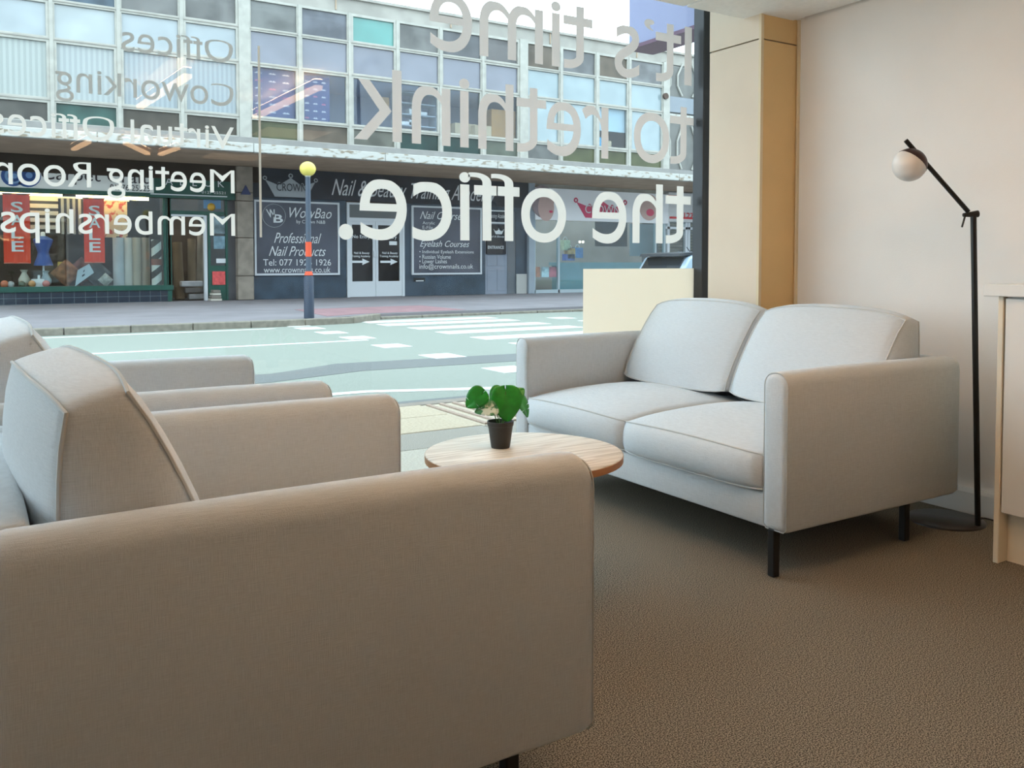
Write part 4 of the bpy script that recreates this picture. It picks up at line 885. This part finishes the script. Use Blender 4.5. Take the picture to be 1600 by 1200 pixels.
# ================================================================== furniture
ARM_T, DEP, ZB, ZA = .095, .945, .15, .655
def box_cushion(nm, P, y0, y1, bulge, crown_, parent, mat_, nu=18, k=7, side_b=.018, pinch=.02, skew=0.):
    """P: four corners (x, z) front-bottom, front-top, back-top, back-bottom. bulge: per side front, top, back, bottom"""
    Pv = [Vector((p[0], p[1])) for p in P]; cen = sum(Pv, Vector((0, 0)))/4
    ym, hw = (y0+y1)/2, (y1-y0)/2; rings = []; corners = []
    rr = .22
    for i in range(nu+1):
        u = -math.cos(PI*i/nu) if False else -1+2*i/nu
        e = 1-abs(u)**2.4; ring = []; cs = []
        C_ = []
        for j in range(4):
            c = Pv[j] + Vector(crown_[j])*(1-u*u)
            c = c + (cen-c).normalized()*pinch*(abs(u)**6)
            c = c - Vector((skew*(u+1)/2, 0)); C_.append(c)
        for j in range(4):
            a, b = C_[j], C_[(j+1) % 4]; d = b-a; n = Vector((-d.y, d.x)).normalized()
            if n.dot((a+b)/2-cen) < 0: n = -n
            for q in range(k):
                s = q/k; ring.append(a+d*s+n*bulge[j]*(.45+.55*e)*(4*s*(1-s))**.75)
        rings.append(ring); corners.append(C_)
    n = 4*k; vs = []; fs = []
    for i, R_ in enumerate(rings):
        y = ym+hw*(-1+2*i/nu)
        vs += [(p.x, y, p.y) for p in R_]
    for i in range(nu):
        for q in range(n): fs.append((i*n+q, i*n+(q+1) % n, (i+1)*n+(q+1) % n, (i+1)*n+q))
    for end, sg in ((0, -1), (nu, 1)):
        prev = end*n; R_ = rings[end]; cc = sum(R_, Vector((0, 0)))/n
        for fr, off in ((.86, .45), (.6, .85), (.3, 1.0)):
            o = len(vs); vs += [(cc.x+(p.x-cc.x)*fr, ym+sg*(hw+side_b*off), cc.y+(p.y-cc.y)*fr) for p in R_]
            for q in range(n): fs.append((prev+q, prev+(q+1) % n, o+(q+1) % n, o+q))
            prev = o
        fs.append(tuple(prev+q for q in range(n)))
    ob = MB().add(vs, fs).build(nm, mat_, parent, smooth=True)
    ob.data.set_sharp_from_angle(angle=math.radians(80))
    pb = MB(); yy = lambda i: ym+hw*(-1+2*i/nu)
    pairs = [(0, 1), (3, 2)] if P[0][1] < P[1][1] and abs(P[0][0]-P[2][0]) < .5 else [(1, 2), (0, 3)]
    for a, b in pairs:                        # a seam runs round each face panel
        loop = [(corners[i][a].x, yy(i), corners[i][a].y) for i in range(nu+1)]
        for q in range(1, k):
            p = rings[nu][min(a, b)*k+q] if abs(a-b) == 1 else rings[nu][3*k+q]
            loop.append(None)
        side = lambda i: [rings[i][(min(a, b) if abs(a-b) == 1 else 3)*k+q] for q in range(1, k)]
        sN, s0 = side(nu), side(0)
        if abs(a-b) == 1:
            if a > b: sN, s0 = sN[::-1], s0[::-1]
        else:
            sN, s0 = sN[::-1], s0[::-1]
        loop = [(corners[i][a].x, yy(i), corners[i][a].y) for i in range(nu+1)] + [(p.x, yy(nu), p.y) for p in sN] + [(corners[i][b].x, yy(i), corners[i][b].y) for i in range(nu, -1, -1)] + [(p.x, yy(0), p.y) for p in s0[::-1]]
        pb.tube(loop, .0035, 6, closed=True)
    pb.build('piping', PIPE, ob, smooth=True)
    return ob
PIPE = mat('grey_piping', (192, 192, 190), .9)
def arm_mesh(y0, y1, dep=DEP, rt=.012):
    n = 14; b = MB(); vs = []; fs = []; sec = []
    ym, hw = (y0+y1)/2, (y1-y0)/2; r = .043
    prof = [(-hw, ZB+.012), (-hw, ZA-r)] + [(-hw+r-r*math.cos(t), ZA-r+r*math.sin(t)) for t in [PI/2*k/5 for k in range(1, 6)]] + [(hw-r+r*math.sin(t), ZA-r+r*math.cos(t)) for t in [PI/2*k/5 for k in range(0, 6)]] + [(hw, ZB+.012), (hw-.012, ZB), (-hw+.012, ZB)]
    xs = [(0., .80), (-.002, .86), (-.004, .90), (-.008, .945), (-.012, .97), (-.02, .99), (-.028, 1), (-.036, 1.0), (-.045, 1.0), (-.3, 1.0), (-.6, 1.0), (-dep+.028, 1), (-dep+.012, .97), (-dep+.004, .9), (-dep, .8)]
    N = len(prof); cz = (ZA+ZB)/2
    for x, s in xs:
        ins = (1-s)*.09; q_ = max(0, rt+x); drop = rt-math.sqrt(max(0, rt*rt-q_*q_))
        for y, z in prof:
            yy = math.copysign(max(abs(y)-ins, 0), y); z2 = cz+math.copysign(max(abs(z-cz)-ins, 0), z-cz)
            vs.append((x, ym+yy, z2+(.004*math.sin(PI*min(1, -x/dep))-drop*max(0, (z-cz)/(ZA-cz))) * (z > cz)))
    for i in range(len(xs)-1):
        for q in range(N): fs.append((i*N+q, i*N+(q+1) % N, (i+1)*N+(q+1) % N, (i+1)*N+q))
    fs += [tuple(range(N)), tuple((len(xs)-1)*N+q for q in range(N))]
    dp_ = rt-math.sqrt(max(0, rt*rt-max(0, rt-.009)**2)); pl = [(-.009, ym+y*.985, cz+(z-cz)*.993-dp_*max(0, (z-cz)/(ZA-cz))) for y, z in prof]
    return b.add(vs, fs), MB().tube(pl, .0018, 5, closed=True)
def make_seat(name, label, cat, Wd, n, group=None, inset=(.02, .70, .06), back=None):
    t = thing(name, label, cat)
    for y0 in (0, Wd-ARM_T):
        a, p = arm_mesh(y0, y0+ARM_T, DEP, .036 if back else .012); ao = a.build('armrest', FAB, t, smooth=True); p.build('piping', PIPE, ao, smooth=True)
    MB().box(-DEP, -DEP+.06, ARM_T-.01, Wd-ARM_T+.01, ZB, ZA-.004).build('back_frame', FAB, t, bevel=.018, seg=3, smooth=True)
    MB().box(-DEP+.05, -.012, ARM_T-.008, Wd-ARM_T+.008, ZB, .262).build('seat_rail', FAB, t, bevel=.008, seg=2, smooth=True)
    cw = (Wd-2*ARM_T-.006)/n
    for i in range(n):
        y0 = ARM_T+.003+i*cw+.003; y1 = y0+cw-.006
        box_cushion('seat_cushion', [(.012, .268), (.006, .385), (-.70, .405), (-.70, .268)], y0, y1, (.03, .045, .01, .004), [(.0, 0), (.012, .012), (0, .01), (0, 0)], t, FAB, side_b=-.001 if n == 1 else .002)
        w0 = y0+.012; w1 = y1-.012
        box_cushion('back_cushion', back or [(-.545, .445), (-.768, .808), (-.855, .796), (-.850, .44)], w0, w1, (.045, .016, .015, .012) if not back else (.034, .006, .03, .01), [(.02, 0), (.006, .014), (-.004, .014), (0, 0)] if not back else [(.02, 0), (.012, .0), (-.006, .0), (0, 0)], t, FAB, side_b=.012, skew=.04 if back else 0.)
    for x in (-inset[0], -inset[1]):
        for y in (inset[2], Wd-inset[2]):
            MB().box(x-.014, x+.014, y-.014, y+.014, 0, ZB+.004).build('leg', BLACK, t, bevel=.003, seg=1)
    return t
sofa = make_seat('sofa', 'pale grey two seater sofa under the window beside the pier', 'sofa', 1.585, 2)
sofa.location = (2.13, 3.41, 0); sofa.rotation_euler = (0, 0, PI)
ch = make_seat('armchair', 'nearest pale grey armchair with its arm across the foreground', 'armchair', .925, 1, 'pale grey armchairs facing the sofa', inset=(.15, .78, .06), back=[(-.60, .445), (-.760, .834), (-.848, .808), (-.846, .44)])
ch.location = (.945, 1.232, 0)
c2 = copy_tree(ch); c2['label'] = 'farther pale grey armchair beside the window glass at left'
c2.location = (.885, 2.40, 0)

# round table
TC = (1.40, 2.19); TZ = .43; TR = .297
tb = thing('coffee_table', 'round pale ash coffee table with brown edge before the sofa', 'table', (*TC, 0))
MB().lathe([(TR-.004, TZ-.022), (TR, TZ-.018), (TR, TZ-.002), (TR-.002, TZ), (1e-5, TZ)], (*TC, 0), 72).build('tabletop', WOOD, tb, smooth=True)
MB().lathe([(TR+.001, TZ-.022), (TR+.0015, TZ-.003)], (*TC, 0), 72).build('edge_band', mat('warm_edge_band', (176, 124, 82), .5, noise=.1, nscale=20), tb, smooth=True)
MB().lathe([(1e-5, TZ-.022), (TR-.004, TZ-.022)], (*TC, 0), 72).build('underside', mat('ply_underside', (196, 168, 132), .6), tb)
MB().lathe([(.022, .012), (.022, TZ-.03), (.09, TZ-.026), (.09, TZ-.022)], (*TC, 0), 20).build('pedestal', BLACK, tb, smooth=True)
MB().lathe([(.19, 0), (.19, .008), (.17, .012), (.02, .014)], (*TC, 0), 40).build('base_plate', BLACK, tb, smooth=True)
# plant
q = at(782, 699, z=TZ); PXc, PYc = q[0], q[1]
pl = thing('potted_plant', 'small monstera plant in a black pot on the round table', 'plant', (PXc, PYc, TZ))
PH = .082
MB().lathe([(.028, 0), (.0295, .004), (.0385, PH-.014), (.0405, PH-.013), (.0415, PH), (.039, PH), (.037, PH-.012), (.036, PH-.014), (1e-5, PH-.014)], (PXc, PYc, TZ), 32).build('pot', mat('black_plastic_pot', (44, 42, 40), .5), pl, smooth=True)
MB().lathe([(1e-5, PH-.011), (.036, PH-.013)], (PXc, PYc, TZ), 20).build('soil', mat('dark_soil', (36, 28, 22), .95, noise=.3, nscale=200), pl)
LEAF = mat('monstera_green', (34, 140, 42), .35, noise=.25, nscale=40, spec=.5); LEAFV = mat('variegated_leaf', (60, 128, 84), .35, noise=.5, nscale=26, rgb2=(206, 222, 210), band=(.46, .5)); STEM = mat('stem_green', (70, 110, 50), .5)
def leaf(px_, py_, dy, size, dirv, nrm, m, base_off, slits=((.62, 1),)):
    c = Vector(at(px_, py_, y=PYc+dy)); d = Vector(dirv).normalized(); n = Vector(nrm); n = (n-d*n.dot(d)).normalized(); s = d.cross(n)
    N = 60; vs = []; fs = []; rowi = []
    for i in range(N+1):
        t = i/N
        wv = .50*max(0, math.sin(PI*t**.60))**.62*(1-.30*max(0, t-.45))+(.02 if t < .99 else .002)
        notch = [1, 1]
        for a0, sd in slits:
            if abs(t-a0) < .014: notch[sd] = .40
        row = []
        for k in range(-4, 5):
            u = k/4; side = 0 if k < 0 else 1
            x = (t-.5)*size - (abs(u)*(1-abs(u)*.55))*size*.42*max(0, 1-t*1.7)     # heart shaped lobes reach back past the stalk
            y = u*wv*size*(notch[side])
            z = abs(u)*size*.13 - (t-.4)**2*size*.35 - (u*u)*size*.10
            p = c+d*x+s*y+n*z; row.append(len(vs)); vs.append(p)
        rowi.append(row)
    for i in range(N):
        for k in range(8): fs.append((rowi[i][k], rowi[i][k+1], rowi[i+1][k+1], rowi[i+1][k]))
    lf = MB().add(vs, fs).build('leaf', m, pl, smooth=True)
    so = lf.modifiers.new('thick', 'SOLIDIFY'); so.thickness = .0009
    base = c-d*size*.48; g = Vector((PXc+base_off[0], PYc+base_off[1], TZ+PH-.013))
    mid = (g+base)/2+Vector((0, 0, .012)); MB().tube([g, g.lerp(mid, .6)+Vector((0, 0, .006)), mid, base], .0016, 6).build('stem', STEM, pl, smooth=True)
TOC = Vector((-.53, -.85, .25))                # towards the room
leaf(741, 625, -.005, .064, (-.72, .38, -.70), (-.25, -.8, .40), LEAF, (-.008, 0), ((.55, 0), (.7, 1)))
leaf(757, 639, -.02, .062, (-.95, .1, -.14), (.05, -.62, .70), LEAFV, (-.006, -.004), ((.5, 1), (.66, 1), (.6, 0)))
leaf(792, 635, -.02, .094, (.02, -.12, -1), (-.42, -.9, .22), LEAF, (.004, -.004), ())
leaf(776, 621, .012, .056, (-.55, -.1, -.65), (-.25, -.8, .45), LEAF, (0, .006), ())
leaf(819, 636, .012, .068, (.40, -.30, -.95), (.45, -.78, .40), LEAF, (.010, .004), ((.5, 0), (.68, 0), (.6, 1)))
leaf(811, 614, .03, .044, (.7, -.1, .55), (-.3, -.8, .5), LEAF, (.008, .008), ((.6, 0),))

# ------------------------------------------------------------------ floor lamp
LBx, LBy = 3.205, 1.83
lp = thing('floor_lamp', 'slim black floor lamp with white globe against the cream wall', 'lamp', (LBx, LBy, 0))
SATB = mat('satin_black', (20, 19, 18), .35)
MB().lathe([(.14, 0), (.14, .005), (.137, .008), (1e-5, .008)], (3.185, 1.945, 0), 48).build('base_disc', mat('gloss_dark_base', (52, 44, 40), .3), lp, smooth=True)
joint = Vector(at(1521, 334, y=LBy-.01))
MB().tube([(LBx, LBy, .008), tuple(joint)], .0105, 14).build('pole', SATB, lp, smooth=True)
ar = Vector((-.85, .527, 0))
Rr = Vector(tuple(_R))
def on_lamp(px_, py_):
    d = _F + _R*(px_-800)/FPX - _U*(py_-YPP)/FPX; k = (Vector(joint)-Vector(_C)).dot(Vector(_F)); return Vector(_C+d*k)
j2, tip = on_lamp(1513, 331), on_lamp(1415, 219)
MB().tube([j2, tip], .0085, 12).build('arm', SATB, lp, smooth=True)
MB().tube([on_lamp(1505, 336), on_lamp(1528, 334)], [.007, .013], 12).build('joint', SATB, lp, smooth=True)
MB().tube([on_lamp(1508, 337), on_lamp(1503, 355)], .0035, 8).build('clamp_lever', SATB, lp, smooth=True)
gc = on_lamp(1421, 258); gr = .060
axis = (on_lamp(1433, 244)-gc).normalized(); Q = axis.to_track_quat('Z', 'Y').to_matrix().to_4x4()
th0 = math.radians(72)
MB().lathe([(max(gr*math.sin(th0+(PI-th0)*i/12), 1e-5), gr*math.cos(th0+(PI-th0)*i/12)) for i in range(13)], n=32).build('globe', mat('opal_glass', (222, 218, 214), .3, spec=.5), lp, smooth=True, xf=Matrix.Translation(gc) @ Q)
MB().lathe([(max((gr+.0012)*math.sin((th0+.03)*i/9), 1e-5), (gr+.0012)*math.cos((th0+.03)*i/9)) for i in range(10)], n=32).build('bronze_cap', mat('bronze_cap', (66, 46, 44), .35, metal=.6), lp, smooth=True, xf=Matrix.Translation(gc) @ Q)
MB().tube([(LBx+.01, LBy, .03), (LBx+.05, LBy+.004, .026), (LBx+.10, LBy-.05, .012), (LBx+.13, LBy-.2, .006), (LBx+.135, LBy-.5, .006)], .003, 6).build('cable', SATB, lp, smooth=True)

# ------------------------------------------------------------------ kitchen cabinet at the right
cx, cy = 2.876, 1.588
CABW = mat('white_melamine', (226, 222, 216), .35); CABC = mat('cream_panel', (224, 212, 190), .5)
kb = thing('base_cabinet', 'white base cabinet at the right edge beside the floor lamp', 'cabinet', (cx+.22, cy-.6, 0))
MB().box(cx-.004, WX-.024, cy-.018, cy, 0, .888).build('end_panel', CABC, kb, bevel=.002, seg=1)
MB().box(cx+.02, WX-.024, cy-1.3, cy-.018, .17, .888).build('carcass', CABW, kb)
MB().box(cx, cx+.018, cy-.62, cy-.022, .172, .882).build('door', CABW, kb, bevel=.002, seg=1)
MB().box(cx, cx+.018, cy-1.22, cy-.624, .172, .882).build('door', CABW, kb, bevel=.002, seg=1)
MB().box(cx+.05, cx+.066, cy-1.3, cy-.018, 0, .165).build('plinth', CABC, kb)
wt = thing('worktop', 'white worktop slab overhanging the base cabinet', 'worktop', (cx+.22, cy-.6, .888))
MB().box(cx-.02, WX-.004, cy-1.32, cy+.042, .888, .928).build('slab', WHITE, wt, bevel=.003, seg=2)

# ------------------------------------------------------------------ lights of the room: linear battens (they show mirrored in the glass) and unseen panels added for warm fill
LIT = mat('warm_linear_diffuser', (255, 255, 255), .5)
nt = LIT.node_tree; b_ = nt.nodes['Principled BSDF']; b_.inputs['Emission Color'].default_value = (*LAMP_COL, 1); b_.inputs['Emission Strength'].default_value = LAMP_STR
UPL = mat('added_uplight_glow', (255, 255, 255), .5); b_ = UPL.node_tree.nodes['Principled BSDF']; b_.inputs['Emission Color'].default_value = (*UP_COL, 1); b_.inputs['Emission Strength'].default_value = UP_STR  # glowing strip added on top of each batten to brighten ceiling and walls
def batten(a, b, lab):
    a, b = Vector(a), Vector(b); t = thing('linear_light', lab, 'light', tuple((a+b)/2)); d = (b-a).normalized(); s = Vector((-d.y, d.x, 0))*.022
    def bar(z0, z1, k, nm, m):
        vs = [p+s*k*sg+Vector((0, 0, z)) for p in (a, b) for sg in (-1, 1) for z in (z0, z1)]
        MB().add(vs, [(0,1,3,2), (4,6,7,5), (0,4,5,1), (2,3,7,6), (0,2,6,4), (1,5,7,3)]).build(nm, m, t)
    bar(-.012, .012, 1, 'diffuser', LIT); bar(.012, .045, 1.15, 'housing', mat('pine_housing', (206, 150, 96), .6)); bar(.0455, .05, 1.0, 'added_uplight', UPL)
    for p in (a.lerp(b, .15), a.lerp(b, .85)): MB().tube([p+Vector((0, 0, .04)), (p.x, p.y, CZ)], .002, 5).build('wire', BLACK, t)
batten((1.72, .73, 2.03), (1.75, 1.98, 2.03), 'warm linear ceiling light nearest the sofa')
batten((.96, .73, 2.03), (1.03, 1.90, 2.03), 'warm linear ceiling light above the armchairs')
batten((.80, -1.92, 2.03), (.86, -1.28, 2.03), 'short warm linear light behind the camera on the left')
batten((1.14, -1.22, 2.03), (1.43, -1.90, 2.03), 'short slanting warm linear light behind the camera in the middle')
batten((1.54, -1.90, 2.03), (1.59, -1.33, 2.03), 'short warm linear light behind the camera on the right')
PAN = mat('warm_fill_panel', (255, 255, 255), .5); b_ = PAN.node_tree.nodes['Principled BSDF']; b_.inputs['Emission Color'].default_value = (*PANEL_COL, 1); b_.inputs['Emission Strength'].default_value = PANEL_STR
for k, (x, y) in enumerate(((-1.4, .4), (2.4, -.6), (-1.4, -2.2), (2.4, -2.6))):
    t = thing('fill_panel_light', ['added square fill light left of the armchairs', 'added square fill light over the worktop', 'added square fill light at the rear left of the room', 'added square fill light at the rear right of the room'][k], 'light', (x, y, CZ-.02))
    MB().box(x-.29, x+.29, y-.29, y+.29, CZ-.016, CZ-.006).build('diffuser', PAN, t)
    f = MB(); f.box(x-.31, x+.31, y-.31, y-.29, CZ-.02, CZ-.003).box(x-.31, x+.31, y+.29, y+.31, CZ-.02, CZ-.003).box(x-.31, x-.29, y-.29, y+.29, CZ-.02, CZ-.003).box(x+.29, x+.31, y-.29, y+.29, CZ-.02, CZ-.003); f.build('frame', WHITE, t)
